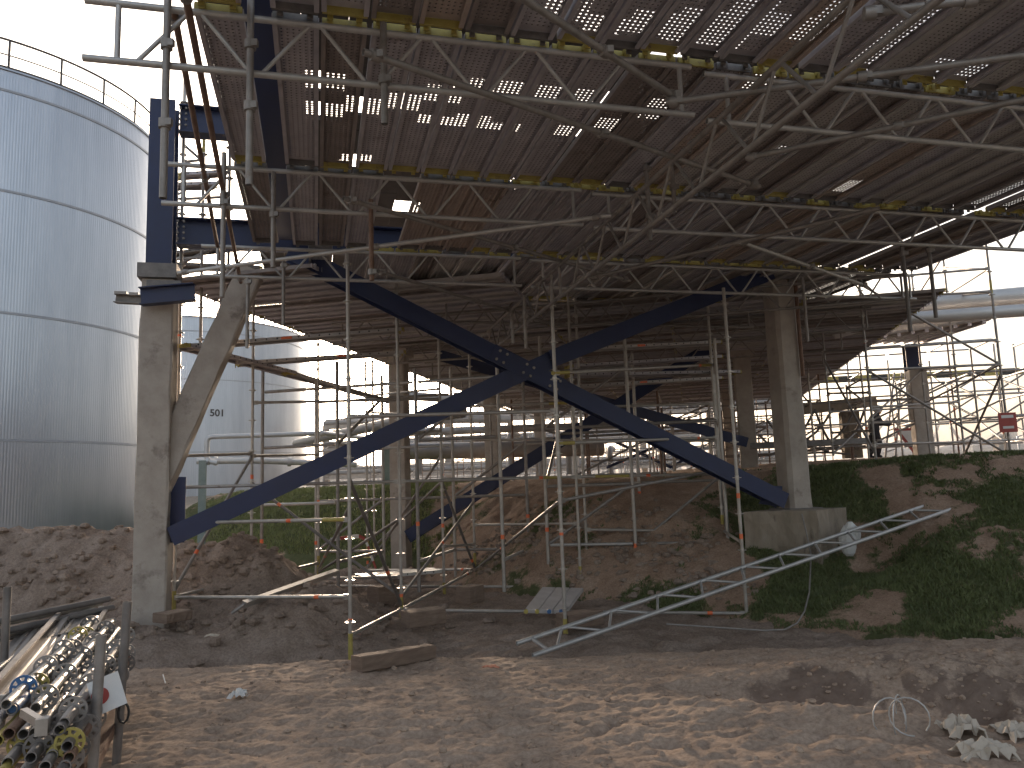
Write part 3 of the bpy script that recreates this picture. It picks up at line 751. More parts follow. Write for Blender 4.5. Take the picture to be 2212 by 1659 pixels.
T = [((1105, -20), (1460, 212), 2.72, 'thick sloping tube crossing the top of the picture to the beam joint', 'galv'),
     ((785, 112), (1640, 403), 2.70, 'long tube crossing under the deck from upper left to right', 'galv'),
     ((742, 428), (1360, 607), 2.70, 'long tube crossing under the second bay', 'galv'),
     ((815, 585), (1195, 700), 2.70, 'long tube crossing below the third beam toward the low free end', 'galv'),
     ((385, 590), (1320, 465), 2.66, 'tube rising gently to the right under the second bay', 'alu'),
     ((1438, 222), (2330, 104), 2.66, 'tube running right from the beam joint near the top', 'galv'),
     ((1610, 342), (2330, 190), 2.66, 'tube running right from the low hung beam with a coupler at its end', 'galv'),
     ((1597, 522), (1870, 617), 2.62, 'thin tube sloping down at the right toward the column', 'alu'),
     ((1278, 600), (1900, 450), 2.62, 'tube running right above the cross brace', 'galv'),
     ((1870, 30), (2330, -30), 2.45, 'thick tube with a coupler in the top right corner', 'galv'),
     ((395, -40), (520, 610), 2.95, 'rusty tube running away along the left deck edge', 'rust_tube'),
     ((375, 20), (475, 560), 3.2, 'brown outer tube running away left of the planks', 'rust_tube')]
for a, b, z, lb, mt_ in T:
    scaffold_tube(PZ(*a, z), PZ(*b, z), lb, mt_, 'tubes crossing under the deck', (.02, .5, .97))
solo('blue_beam', MB().ibeam(P(3, -.40, 3.75), P(11.2, -.40, 3.75), .3, .3), M['navy'], 'navy steel beam seen through the slot between the first two planks', 'steel beam')
# ------------------------------------------------------------------ scaffold towers
_sm = {}
def smesh(key, fn, mt=None):
    if key not in _sm: _sm[key] = fn().mesh(key[0], mat=mt)
    return _sm[key]
def rosette_mb(r=.062):
    return MB().tube((0, 0, -.005), (0, 0, .005), r, 10).tube((0, 0, -.03), (0, 0, .03), .029, 8)
def tower(label, cat='scaffold', group=None, loc=None):
    return thing('scaffold_tower', label, cat, loc, group)
def standard(t, x, y, z0, z1, base=True, tape=None, far=False, mt='galv', r=.0242, first=.35):
    s = part('standard', MB().tube((x, y, z0), (x, y, z1), r, 6 if far else 10), M[mt], t)
    if base:
        part('base_collar', MB().tube((x, y, z0 - .15), (x, y, z0 + .22), r * 1.22, 8).box((x, y, z0 - .15), (.15, .15, .012)), M['yellow'], s)
    if not far:
        rm = smesh(('rosette',), rosette_mb, M['galv_bright'])
        off = origin(s); z = z0 + first
        while z < z1:
            o = part('rosette', rm, None, s); o.location = Vector((x, y, z)) - off; z += .5
    for z in (tape or ()):
        part('tape_band', MB().tube((x, y, z - .035), (x, y, z + .035), r * 1.08, 10), M['orange'], s)
    return s
def ledger(t, a, b, tape=None, mt='galv', far=False, r=.0242, name='ledger', yend=None):
    a, b = Vector(a), Vector(b); d = (b - a).normalized()
    mb = MB().tube(a + d * .05, b - d * .05, r, 6 if far else 10)
    if not far:
        for p, s in ((a, 1), (b, -1)): mb.box(p + d * (s * .055), (.07, .035, .065), d, Vector((-d.y, d.x, 0)).normalized() if abs(d.z) < .95 else Vector((1, 0, 0)), Z if abs(d.z) < .95 else Vector((0, 1, 0)))
    o = part(name, mb, M[mt], t)
    for f in (tape or ()): p = a.lerp(b, f); part('tape_band', MB().tube(p - d * .035, p + d * .035, r * 1.08, 10), M['orange'], o)
    for f in (yend or ()): p = a.lerp(b, f); part('paint_band', MB().tube(p - d * .17, p + d * .17, r * 1.06, 10), M['yellow'], o)
    return o
ft = tower('scaffold tower of tubes standing on the dirt round the big cross brace', loc=(-1.5, 10.8, -2.0))
NOD = {}
def std(k, px, Y, top_y, tape=(), bot=None, base=True):
    p = PY(*px, Y); z1 = PY(px[0], top_y, Y).z if top_y is not None else 3.1
    g = gz(p.x, p.y) if bot is None else bot
    z0 = min(p.z, g + .12) if bot is None else bot
    NOD[k] = (p.x, p.y)
    standard(ft, p.x, p.y, g + .10 if bot is None else bot, z1, base, [PY(px[0], t_, Y).z for t_ in tape], mt='tower_steel')
std('a', (757, 1400), 9.6, 548, (1342,), -1.98)
std('b', (1222, 1372), 10.2, 610, (1150,), -2.0)
std('c', (1614, 1340), 10.85, 620, (1158, 1070), -1.9, False)
std('d', (377, 1240), 10.8, 170, (722, 1100), -1.55)
std('e', (867, 1300), 11.6, 600, (1288,), -1.85)
std('f', (543, 1180), 12.5, 650, (1030,), -1.2)
std('g', (688, 1180), 15.0, 740, (1084,), -1.5)
std('h', (960, 1290), 13.9, 640, (1135,), -1.95)
std('i', (1026, 1220), 15.0, 700, (1205,), -1.55)
std('j', (1252, 1200), 13.0, 560, (1237,), -1.65)
std('k', (1268, 1200), 13.4, 600, (), -1.45)
std('l', (1560, 1120), 13.2, 620, (), -.9)
std('m', (793, 1100), 17.3, 780, (1215,), -1.4)
std('n', (808, 1100), 17.9, 780, (1190,), -1.4)
def nd(k, z): return Vector((*NOD[k], z))
def nz(k, y):   # height at node k seen at picture height y
    p = Vector((*NOD[k], 0)); lo, hi = -4.0, 6.0
    for _ in range(40):
        mdl = (lo + hi) / 2; q = Vector((p.x, p.y, mdl)); yy = CY - FOC * q.dot(_up) / q.dot(_f)
        if yy > y: lo = mdl
        else: hi = mdl
    return Vector((p.x, p.y, lo))
for a, ya, b, yb, tp, ye in (('d', 1053, 'e', 1040, (), ()), ('e', 1040, 'j', 1030, (.78,), (.85,)), ('j', 1030, 'l', 1024, (.5,), (.2, .3)), ('d', 1130, 'a', 1122, (.68,), (.92,)),
                             ('d', 1291, 'a', 1289, (.83,), ()), ('f', 1250, 'g', 1250, (), ()), ('d', 1289, 'g', 1216, (), ()), ('a', 1372, 'e', 1316, (), ()), ('f', 985, 'g', 982, (), ()), ('d', 985, 'f', 980, (), ()), ('h', 1035, 'k', 1030, (), ()), ('h', 880, 'j', 870, (), (.9,)), ('a', 900, 'b', 888, (), ()), ('f', 870, 'h', 862, (), ()), ('k', 880, 'l', 872, (), ()), ('i', 950, 'l', 952, (), ()), ('h', 1180, 'i', 1176, (), ()), ('e', 1316, 'i', 1231, (.86,), ()),
                             ('e', 1318, 'c', 1325, (.10, .9), ()), ('g', 1266, 'j', 1268, (), ()), ('m', 1232, 'i', 1230, (.9,), ()), ('i', 1134, 'j', 1131, (), ()), ('k', 1144, 'l', 1148, (.92,), ()),
                             ('b', 958, 'l', 945, (.85,), (.04,)), ('b', 806, 'l', 788, (.9,), (.03, .95)), ('g', 1250, 'e', 1245, (), ()), ('l', 1146, 'c', 1172, (), ()),
                             ('m', 855, 'h', 840, (), ()), ('m', 890, 'h', 900, (), ()), ('e', 938, 'h', 930, (.6,), ())):
    ledger(ft, nz(a, ya), nz(b, yb), tp, 'galv_bright' if yb > 1200 and a in 'dfm' else 'tower_steel', yend=ye)
for a, ya, b, yb, mt_, tp in (('a', 1035, 'e', 1308, 'dark_tube', (.7,)), ('i', 1231, 'b', 1082, 'galv', (.4,)), ('b', 1082, 'l', 1015, 'galv', ()), ('k', 1262, 'l', 1030, 'galv', (.2,)),
                              ('f', 1045, 'e', 1290, 'dark_tube', (.2,)), ('d', 1275, 'f', 985, 'galv', (.25,)), ('g', 1236, 'e', 1120, 'dark_tube', ()), ('h', 1040, 'i', 1228, 'dark_tube', (.9,)),
                              ('m', 1225, 'h', 985, 'galv', ()), ('n', 1180, 'h', 1040, 'galv', ()), ('g', 1230, 'a', 1095, 'galv', (.3,)), ('e', 1290, 'i', 1085, 'galv', (.5,))):
    ledger(ft, nz(a, ya), nz(b, yb), tp, mt_, name='diagonal_brace')

# planks lying on the scaffold lifts
def loose_plank(a, b, label, mt='deck_grey', w=.32, holes=False, up=(0, 0, 1), group=None, endmt='deck_grey', tape=(), cat='plank'):
    a, b = Vector(a), Vector(b); L = (b - a).length
    t = thing('steel_plank', label, cat, mat4=frame(a, b - a, up), group=group)
    mb = plank_sheet(round(L, 2), w, holes); s = part('tread', mb, M[mt], t, local=True)
    for x, sg in ((L, 1), (0, -1)):
        e = part('end_hook', emesh(w), None, t); set_mat(e, M[endmt]); e.matrix_local = Matrix.Translation((x, 0 if sg > 0 else w, 0)) @ Matrix.Rotation(0 if sg > 0 else math.pi, 4, 'Z')
    hs = MB()
    for k in range(int(L / .16)):
        hs.tube((.1 + k * .16, -.0015, .03), (.1 + k * .16, -.004, .03), .014, 6)
    part('side_hole', hs, M['black'], s, local=True, kind='stuff')
    for f in tape: part('tape_band', MB().box((L * f, -.0035, .028), (.16, .003, .04)), M['orange'], s, local=True)
    return t
G = 'planks on the scaffold lifts'
zp = nz('d', 752).z
pa = Vector((*NOD['d'], zp)); 
loose_plank(pa, PY(868, 714, 12.3), 'grey plank with an orange mark across the left scaffold lift, nearest one', 'deck_grey', group=G, endmt='yellow', tape=(.45,))
loose_plank(PY(520, 787, 12.4), PY(872, 763, 13.6), 'grey plank with an orange mark crossing behind the first left one', 'deck_grey', group=G, endmt='yellow', tape=(.6,))
loose_plank(pa + V2 * .2, pa + U2 * 3.0 + V2 * .2, 'plank running away from the left scaffold pole', 'deck', group=G, endmt='yellow')
loose_plank(PY(520, 787, 12.4) + V2 * .25, PY(870, 874, 24.0), 'long line of planking receding in front of the bright sky', 'deck', group=G)
for k, ((a, ya), (b, yb), Y, lb, tp) in enumerate((((1232, 757), (1558, 741), 13.0, 'upper plank with a red mark on the right scaffold lift', (.45,)), ((1240, 793), (1560, 772), 13.8, 'middle plank with yellow ends on the right scaffold lift', ()),
                                                   ((1228, 838), (1560, 818), 14.6, 'lower plank with a red mark on the right scaffold lift', (.47,)), ((1240, 812), (1600, 805), 13.4, 'plain plank between the marked ones on the right scaffold lift', ()))):
    loose_plank(PY(a, ya, Y), PY(b, yb, Y + 1.2), lb, 'deck_grey' if k % 2 == 0 else 'deck', group=G, endmt='yellow', tape=tp)

# scaffold tower on the bank at the right
rt = tower('open scaffold tower standing on the bank against the hazy sky at the right', loc=(9.5, 16, .1))
RN = {}
def rstd(k, px, Y, top_y, tape=()):
    p = PY(*px, Y); RN[k] = (p.x, p.y); NOD[k] = (p.x, p.y); NOD[k] = (p.x, p.y)
    standard(rt, p.x, p.y, p.z, nz(k, top_y).z, False, [nz(k, q).z for q in tape])
rstd('ra', (2183, 983), 15.7, 470); rstd('rb', (1893, 1003), 14.5, 600, (738,)); rstd('rc', (2084, 984), 17.6, 520)
rstd('rd', (1800, 985), 17.0, 720); rstd('re', (2010, 985), 19.5, 560)
part('base_board', MB().box((*RN['rb'], PY(1893, 1006, 14.5).z), (.45, .25, .05)), M['wood'], rt)
for a, ya, b, yb in (('rb', 604, 'ra', 580), ('rb', 754, 'ra', 735), ('rb', 645, 'ra', 630), ('rb', 800, 'ra', 787), ('rb', 880, 'rc', 868), ('rc', 790, 'ra', 787), ('rc', 640, 'ra', 632), ('rb', 960, 'rc', 955),
                     ('rc', 579, 'ra', 582), ('rd', 850, 'rb', 848), ('rd', 760, 'rb', 756), ('rd', 935, 'rb', 930), ('re', 640, 'rc', 638), ('re', 800, 'rc', 795), ('rd', 800, 're', 796), ('rd', 890, 're', 880)):
    ledger(rt, nz(a, ya), nz(b, yb), (), 'galv')
for a, ya, b, yb in (('rb', 613, 'ra', 787), ('rb', 800, 'ra', 985), ('ra', 808, 'rc', 982), ('re', 870, 'ra', 787), ('re', 650, 'rc', 553), ('rc', 637, 'ra', 580), ('rd', 780, 'rb', 980), ('rd', 980, 're', 800)):
    ledger(rt, nz(a, ya), nz(b, yb), (), 'galv', name='diagonal_brace')
p = nz('ra', 640); part('paint_band', MB().tube(p, p + Z * .35, .026, 10), M['yellow'], rt)

# scaffold behind the navy post, rising past the deck edge at the left
lt = tower('narrow scaffold behind the navy post beyond the left deck edge', loc=(-4.9, 12, -1.5))
for k, (px, Y, ty) in {'la': ((389, 640), 11.8, 165), 'lb': ((436, 560), 11.6, 60), 'lc': ((493, 600), 11.4, 300), 'ld': ((375, 800), 14.2, 330)}.items():
    p = PY(*px, Y); NOD[k] = (p.x, p.y); standard(lt, p.x, p.y, -1.4 if k in 'lald' else 2.0, nz(k, ty).z, False, ())
for a, ya, b, yb in (('la', 350, 'lb', 345), ('la', 212, 'lb', 206), ('la', 560, 'lb', 556), ('la', 430, 'lc', 425), ('ld', 560, 'la', 556), ('ld', 420, 'la', 416)): ledger(lt, nz(a, ya), nz(b, yb))
for a, ya, b, yb in (('la', 175, 'lb', 215), ('la', 215, 'lb', 175), ('la', 312, 'lb', 350), ('la', 530, 'lb', 480), ('la', 570, 'lc', 520)): ledger(lt, nz(a, ya), nz(b, yb), name='diagonal_brace', mt='dark_tube')
for k, y in (('lb', 270), ('lb', 300), ('lc', 470)):
    p = nz(k, y); part('paint_band', MB().tube(p - Z * .25, p + Z * .1, .0265, 10), M['yellow'], lt)
p = nz('lb', 252); part('collar', MB().tube(p - Z * .04, p + Z * .04, .07, 10), M['yellow'], lt)
for k, (a, b, Y) in enumerate((((378, 548), (520, 532), 13.5), ((372, 572), (560, 580), 12.6), ((395, 378), (480, 372), 13.0), ((380, 400), (470, 398), 12.6))):
    loose_plank(PY(*a, Y), PY(*b, Y + .4), 'plank end on the scaffold behind the navy post, %s' % ('lowest but one', 'lowest, at the strut top', 'uppermost', 'just below the uppermost')[k], 'dark_tube' if k < 2 else 'deck', group='planks behind the navy post', endmt='yellow')

# ------------------------------------------------------------------ far scaffolds and pipework under the rack
def far_tower(label, o, nx, ny, bx, by, z0, z1, dens=.8, seed=1, group='scaffolds far under the rack', lev=1.0):
    rnd = random.Random(seed); t = thing('scaffold_tower', label, 'scaffold', o, group); o = Vector(o)
    pts = {(i, j): o + V2 * (i * bx) + U2 * (j * by) for i in range(nx) for j in range(ny)}
    r = .03
    for (i, j), p in pts.items(): standard(t, p.x, p.y, z0, z1 - rnd.random() * .6, False, (z0 + .4 + rnd.random() * 1.2,) if rnd.random() < .4 else (), True, rnd.choice(('galv', 'tower_steel', 'rust_tube', 'tower_steel')), r)
    z = z0 + .5
    while z < z1:
        for (i, j), p in pts.items():
            for di, dj in ((1, 0), (0, 1)):
                q = pts.get((i + di, j + dj))
                if q is not None and rnd.random() < dens:
                    ledger(t, (p.x, p.y, z), (q.x, q.y, z), (), rnd.choice(('galv', 'alu', 'galv')), True, r)
                    if rnd.random() < .3 and z + lev < z1: ledger(t, (p.x, p.y, z), (q.x, q.y, z + lev), (), 'galv', True, r, 'diagonal_brace')
        z += lev
    return t
b0 = F2L
far_tower('middle scaffold close behind the front tower, left of the brace crossing', PY(565, 1200, 13.6), 4, 2, 1.45, 2.0, -1.75, 2.3, .62, 31, 'scaffolds close behind the front tower', 1.0)
far_tower('middle scaffold close behind the front tower, right of the brace crossing', PY(1180, 1100, 13.4), 3, 2, 1.5, 1.6, -1.6, 2.6, .62, 32, 'scaffolds close behind the front tower', 1.0)
far_tower('tall scaffold on the bank between the man and the far column', PY(1690, 985, 25), 7, 2, 1.3, 2.0, .2, 4.2, .7, 33, lev=.8)
far_tower('nearest background scaffold right of the slim brown column', b0 + V2 * 1.4 + U2 * 3, 3, 2, 2.2, 2.5, -1.4, 2.5, .7, 2)
far_tower('background scaffold in the middle distance under the far deck', b0 + V2 * 3.2 + U2 * 9, 4, 2, 2.0, 2.5, -.9, 2.6, .8, 3)
far_tower('dense background scaffold far back on the right side', b0 + V2 * 5.0 + U2 * 16, 4, 2, 2.0, 2.5, -.7, 2.7, .9, 4, lev=.7)
far_tower('background scaffold at the far end of the rack', b0 + V2 * .5 + U2 * 24, 5, 2, 2.4, 2.5, -.6, 3.0, .8, 5, lev=.8)
far_tower('background scaffold between the two columns on the bank', F2R + V2 * -2.0 + U2 * 5, 3, 2, 1.6, 2.4, .1, 2.6, .85, 6, lev=.6)
far_tower('scaffold beyond the man right of the right column', PY(1760, 985, 21.5), 5, 2, 1.4, 2.2, .15, 2.9, .8, 8, lev=.62)
far_tower('far scaffold left of the slim column before the bright sky', PY(700, 1040, 40), 3, 2, 2.6, 3, -1.5, 3.3, .8, 9)
far_tower('faint scaffold far off behind the white pipes', PY(880, 1020, 52), 5, 2, 2.6, 3, -1.0, 5.2, .7, 10, lev=1.0)
def pipe(pts, r, label, group='pipes', mt='pipe', flanges=(), name='pipe', sup=None):
    pts = [Vector(p) for p in pts]; t = thing(name, label, 'pipe', pts[0], group)
    # rounded corners
    out = [pts[0]]
    for i in range(1, len(pts) - 1):
        a, b, c = pts[i - 1], pts[i], pts[i + 1]; q = min(r * 2.2, (a - b).length * .45, (c - b).length * .45)
        s, e = b + (a - b).normalized() * q, b + (c - b).normalized() * q
        for k in range(5): f = k / 4; out.append((s.lerp(b, f)).lerp(b.lerp(e, f), f))
    out.append(pts[-1])
    part('pipe_run', MB().path(out, r, 14), M[mt], t)
    for i, f in flanges:
        p = pts[i].lerp(pts[i + 1], f); d = (pts[i + 1] - pts[i]).normalized()
        part('flange', MB().tube(p - d * .05, p + d * .05, r * 1.5, 14), M[mt], t)
    return t
pipe([PY(470, 1000, 23), PY(447, 996, 23), PY(447, 944, 23), PY(700, 936, 24), PY(700, 936, 24) + U2 * 4], .075, 'pale pipe with an elbow crossing in front of the farther tank', flanges=((0, .9), (2, .98)))
pipe([PY(425, 996, 23.3), PY(560, 995, 23.8), PY(770, 1004, 25)], .095, 'thicker pale pipe below the elbow pipe', flanges=((0, .3), (1, .3)))
gp = PY(438, 1000, 22.8); solo('pipe_support', MB().ibeam((gp.x, gp.y, -2.6), (gp.x, gp.y, .95), .2, .2, U), M['green_post'], 'grey green steel post under the elbow pipe', 'post')
gp = PY(838, 950, 24); solo('pipe_support', MB().ibeam((gp.x, gp.y, -1.2), (gp.x, gp.y, 1.2), .22, .22, U), M['green_post'], 'grey green steel post left of the slim brown column', 'post')
pipe([PY(640, 958, 30), PY(850, 912, 23), PY(1000, 890, 20.5)], .16, 'fat pale pipe climbing behind the slim brown column', mt='pipe_dull')
pipe([PY(870, 975, 27), PY(1300, 968, 29)], .30, 'fat grey pipe lying low under the far deck', mt='pipe_dull')
pipe([PY(860, 935, 30), PY(1420, 915, 33)], .16, 'pale pipe under the far deck above the fat grey one', mt='pipe_dull')
pipe([PY(880, 855, 34), PY(1250, 880, 40)], .2, 'pale pipe high under the far deck', mt='pipe_dull')
pipe([PY(900, 905, 36), PY(1100, 905, 38)], .22, 'bluish pipe in the bright gap beside the slim column', mt='pipe_dull')
pipe([PY(1500, 800, 22), PY(1640, 772, 24)], .22, 'pale pipe stub behind the upper right arm of the cross brace', mt='pipe_dull')
for k, (x, dy, hh) in enumerate(((905, 1000, 1.5), (1105, 995, 1.7), (1230, 985, 1.4), (1170, 990, 1.3), (1320, 980, 1.2))):
    p = PY(x, 1025, 31 + k); pipe([p, p + Z * hh, p + Z * hh + U2 * 1.5], .13, 'bluish riser pipe in the background, %s from the left' % ('first', 'third', 'fourth', 'second', 'fifth')[k], 'riser pipes far under the rack', mt='pipe_dull')
far_tower('dense far scaffold filling the gap left of centre', PY(930, 1010, 58), 7, 2, 2.6, 3, -.6, 6.0, .85, 21, lev=1.0)
far_tower('dense far scaffold filling the gap right of centre', PY(1180, 1010, 48), 6, 2, 2.4, 3, -.5, 4.6, .9, 22, lev=.8)
far_tower('dense far scaffold behind the right arm of the brace', PY(1420, 1005, 42), 6, 2, 1.8, 3, -.4, 4.2, .9, 23, lev=.7)
rk2 = thing('pipe_rack', 'long far pipe rack crossing the background with layered pipes', 'pipe rack', PY(1100, 1010, 66))
for zz in (1.3, 3.6, 5.6):
    for k in range(4):
        a = PY(700, 1010, 66); b = PY(1700, 990, 60); part('pipe', MB().tube(Vector((a.x, a.y + k * .7, zz + .1 * k)), Vector((b.x, b.y + k * .7, zz + .1 * k)), (.18, .30, .12, .24)[k], 8), M['pipe_dull'], rk2)
    part('beam', MB().bar(Vector((a.x, a.y - .2, zz - .4)), Vector((b.x, b.y - .2, zz - .4)), .3, .35), M['concrete'], rk2)
for k in range(8):
    q = PY(700, 1010, 66).lerp(PY(1700, 990, 60), k / 7); part('column', MB().box((q.x, q.y + .8, 2.2), (.5, .5, 6.6)), M['concrete'], rk2)
# pipes and slab at the right
pipe([PY(1790, 682, 17.9), PY(1880, 667, 17.6), PY(2500, 612, 15.9)], .19, 'upper big pale pipe leaving the rack at the right', 'big pipes at the right')
pipe([PY(1800, 720, 17.4), PY(1900, 692, 17.2), PY(2500, 650, 15.7)], .14, 'lower big pale pipe leaving the rack at the right', 'big pipes at the right')
sl_ = thing('pipe_slab', 'grey cantilevered slab with a sloping edge under the big pale pipes', 'slab', PY(2000, 720, 19))
fa, fb = PY(1868, 722, 18.5), PY(2142, 690, 17.6)
ba, bb2 = PY(1810, 742, 24), PY(2000, 738, 24)
part('slab_edge', MB().prism([fa + Z * .28, fb + Z * .16, fb, fa - Z * .10], U2 * .22), M['concrete'], sl_)
q0, q1 = fa - Z * .10, fb
part('soffit', MB().prism([q0, q1, bb2, ba], Z * .06), M['deck_grey'], sl_)
for k in range(9):
    f = (k + .5) / 9; part('soffit_joist', MB().bar(q0.lerp(q1, f) - Z * .04, ba.lerp(bb2, f) - Z * .04, .08, .07), M['deck'], sl_)
far_col = thing('concrete_column', 'bluish grey far column right of the man under the grey slab', 'column', PY(1998, 990, 21))
p = PY(1998, 990, 21); p2 = PY(1982, 800, 21); part('shaft', wobble_box((p.x, p.y, p.z - .1), (p.x, p.y, p2.z), .44, .44, V2, U2, 10, .01), M['concrete'], far_col)
part('steel_top', MB().ibeam((p.x - .1, p.y, p2.z), (p.x - .1, p.y, 3.4), .34, .34, U2), M['navy'], far_col)
ts = thing('pipe_support', 'dark T shaped concrete pipe support left of the man', 'pipe support', PY(1842, 990, 23))
p = PY(1842, 990, 23); pz = PY(1842, 890, 23).z
part('stem', MB().box((p.x, p.y, (p.z + pz) / 2), (.5, .5, pz - p.z), V2, U2), M['concrete_old'], ts)
part('crossbar', MB().bar(PY(1700, 888, 22.3), PY(1880, 868, 23.6), .5, .32), M['concrete_old'], ts)
tb = thing('tube_stack', 'horizontal tubes on trestles behind the right column', 'tube stack', PY(1740, 985, 18.5))
for k in range(4): part('tube', MB().tube(PY(1620, 968 - 3 * k, 18.5 + .1 * k), PY(1872, 957 - 3 * k, 18 + .1 * k), .03, 8), M['galv'], tb)
for x in (1680, 1840): q = PY(x, 965, 18.4); part('trestle', MB().tube(q, (q.x, q.y, .05), .04, 6), M['rust_tube'], tb)
# dark coiled material on the bank behind the column
mb = MB()
for k, (xa, ya, xb_, yb_, sag) in enumerate(((1655, 905, 1800, 882, 60), (1700, 892, 1850, 880, 75), (1640, 940, 1760, 885, 50), (1760, 884, 1870, 878, 85), (1660, 985, 1790, 975, -14), (1690, 990, 1850, 985, -10))):
    pts = []
    for q in range(9):
        f = q / 8; pts.append(PY(xa + (xb_ - xa) * f, ya + (yb_ - ya) * f + sag * (1 - (2 * f - 1) ** 2), 21.6 + .1 * k))
    mb.path(pts, .035, 6)
solo('hose_coil', mb, M['dark_tube'], 'grey hoses looped in sagging arcs behind the right column', 'hoses')
# barrier bar
bb_ = thing('height_bar', 'yellow and black striped height limit bar in the hazy distance', 'barrier', PY(1800, 818, 36))
a, b = PY(1740, 823, 36), PY(2300, 797, 36)
for k in range(16): part('stripe', MB().bar(a.lerp(b, k / 16), a.lerp(b, (k + 1) / 16), .16, .30), M['yellow'] if k % 2 else M['black'], bb_)
# sign on the tower
sg = thing('warning_sign', 'small red and white sign tied to the rightmost scaffold pole', 'sign', PY(2178, 925, 15.6))
c = nz('ra', 913) - Vector((.03, .08, 0))
part('board', MB().box(c, (.33, .012, .40), V2, U2), M['red'], sg)
part('panel', MB().box(c - U2 * .009 + Z * .12, (.22, .006, .06), V2, U2), M['white_sheet'], sg)
part('panel', MB().box(c - U2 * .009 - Z * .10, (.20, .006, .05), V2, U2), M['white_sheet'], sg)
ts2 = thing('warning_sign', 'red bordered triangular sign low beside the far column', 'sign', PY(1970, 965, 24))
q = PY(1970, 945, 24); part('board', MB().prism([q + V2 * -.5 + Z * .3, q + V2 * .5 + Z * .3, q - Z * .5], U2 * .02), M['red'], ts2)
part('panel', MB().prism([q + V2 * -.34 + Z * .22 - U2 * .01, q + V2 * .34 + Z * .22 - U2 * .01, q - Z * .34 - U2 * .01], U2 * .005), M['white_sheet'], ts2)
part('post', MB().tube(q - U2 * -.04 - Z * .5, Vector((q.x, q.y + .04, .2)), .03, 6), M['galv'], ts2)
solo('timber_board', MB().bar(PY(2065, 993, 14.6), PY(2170, 989, 14.2), .28, .09), M['wood'], 'flat brown timber board lying on top of the bank at the right', 'board')
p = PY(2200, 960, 30); hr = MB().path([p + Z * -.7, p + Z * .3, p + V2 * .6 + Z * .5, p + V2 * .6 - Z * .8], .04, 6); solo('hoop_rail', hr, M['pipe'], 'pale hoop rail at the right picture edge on the bank', 'rail')
p = PY(2160, 950, 40); solo('bollard', MB().box((p.x, p.y, .3), (.5, .5, 2.4)), M['concrete'], 'pale square bollard in the haze below the red sign', 'bollard')

# ------------------------------------------------------------------ hazy plant on the horizon
rs = random.Random(5)
def az_pt(x, D): d = ray(x, 1000); k = math.hypot(d.x, d.y); return Vector((d.x / k * D, d.y / k * D, 0))
kinds = ('crane', 'flare stack', 'column', 'dome tank', 'shed')
order = ('first', 'second', 'third', 'fourth', 'fifth', 'sixth')
for k in range(26):
    x = 1880 + k * 14 + rs.uniform(-6, 6); D = rs.uniform(380, 520); p = az_pt(x, D); mb = MB()
    typ = k % 5; h = rs.uniform(10, 22)
    if typ == 0: mb.bar(p, p + Z * h, 2, 2, (1, 0, 0)); mb.bar(p + Z * h * .8, p + Vector((rs.uniform(-14, 14), 0, h * 1.5)), 1.2, 1.2)
    elif typ == 1: mb.tube(p, p + Z * (h * 1.1), 1.2, 8, r2=.7)
    elif typ == 2: mb.tube(p, p + Z * h * .9, 2.4, 10); mb.ball(p + Z * h * .9, 2.4, 10, 6); mb.bar(p + Vector((3, 0, 0)), p + Vector((3, 0, h)), .8, .8, (1, 0, 0))
    elif typ == 3: mb.tube(p, p + Z * 7, 9, 16); mb.ball(p + Z * 7, 9, 16, 6, (1, 1, .3))
    else: mb.box(p + Z * 4, (22, 8, 9)); mb.box(p + Vector((4, 0, 10)), (5, 5, 6))
    solo('far_plant', mb, M['skyline'], 'faint far refinery %s in the haze, %s of its kind from the left' % (kinds[typ], order[k // 5]), 'refinery', 'far refinery ' + kinds[typ] + 's')
mb = MB()
for k in range(30):
    x = -100 + k * 62 + rs.uniform(-20, 20); D = rs.uniform(300, 520); p = az_pt(x, D); h = rs.uniform(5, 10)
    mb.box(p + Z * (h / 2 - 1), (rs.uniform(14, 36), 12, h)); mb.prism([p + Vector((-8, 0, h)), p + Vector((8, 0, h)), p + Vector((0, 0, h + 3))], (0, 9, 0))
struct('far_sheds', mb.mesh('far_sheds', mat=M['skyline']), 'stuff')
# ------------------------------------------------------------------ rack of scaffold tubes in the left foreground
rk = thing('storage_rack', 'steel stillage with upright posts holding the pile of scaffold tubes at the lower left', 'rack', PY(100, 1650, 4.2))
BD = Vector((math.sin(R(-20.5)), math.cos(R(-20.5)), 0)); BS = Vector((BD.y, -BD.x, 0))
pf = PY(197, 1640, 3.95); pr_ = PY(252, 1590, 4.6)
gz0 = -1.62
part('post', MB().tube((pf.x, pf.y, gz0), (pf.x + .03, pf.y, PY(206, 1372, 3.95).z), .0245, 12, hollow=.004), M['galv'], rk)
part('post', MB().tube((pr_.x, pr_.y, gz0 + .03), (pr_.x + .04, pr_.y, PY(272, 1300, 4.6).z), .0245, 12, hollow=.004), M['dark_tube'], rk)
pl = PY(10, 1400, 5.2); part('post', MB().tube((pl.x, pl.y, gz0), (pl.x, pl.y, PY(12, 1268, 5.2).z), .0245, 10, hollow=.004), M['dark_tube'], rk)
part('bottom_rail', MB().bar(PY(196, 1660, 3.95), PY(256, 1530, 5.0), .06, .06), M['rust_tube'], rk)
part('bottom_rail', MB().bar(PY(-40, 1665, 4.0), PY(204, 1668, 4.1), .06, .06), M['rust_tube'], rk)
q = PY(267, 1540, 4.57); part('ring', MB().path([q + V * (.028 * math.cos(a * .6)) + Z * (.055 * math.sin(a * .6)) for a in range(12)], .007, 6), M['black'], rk)
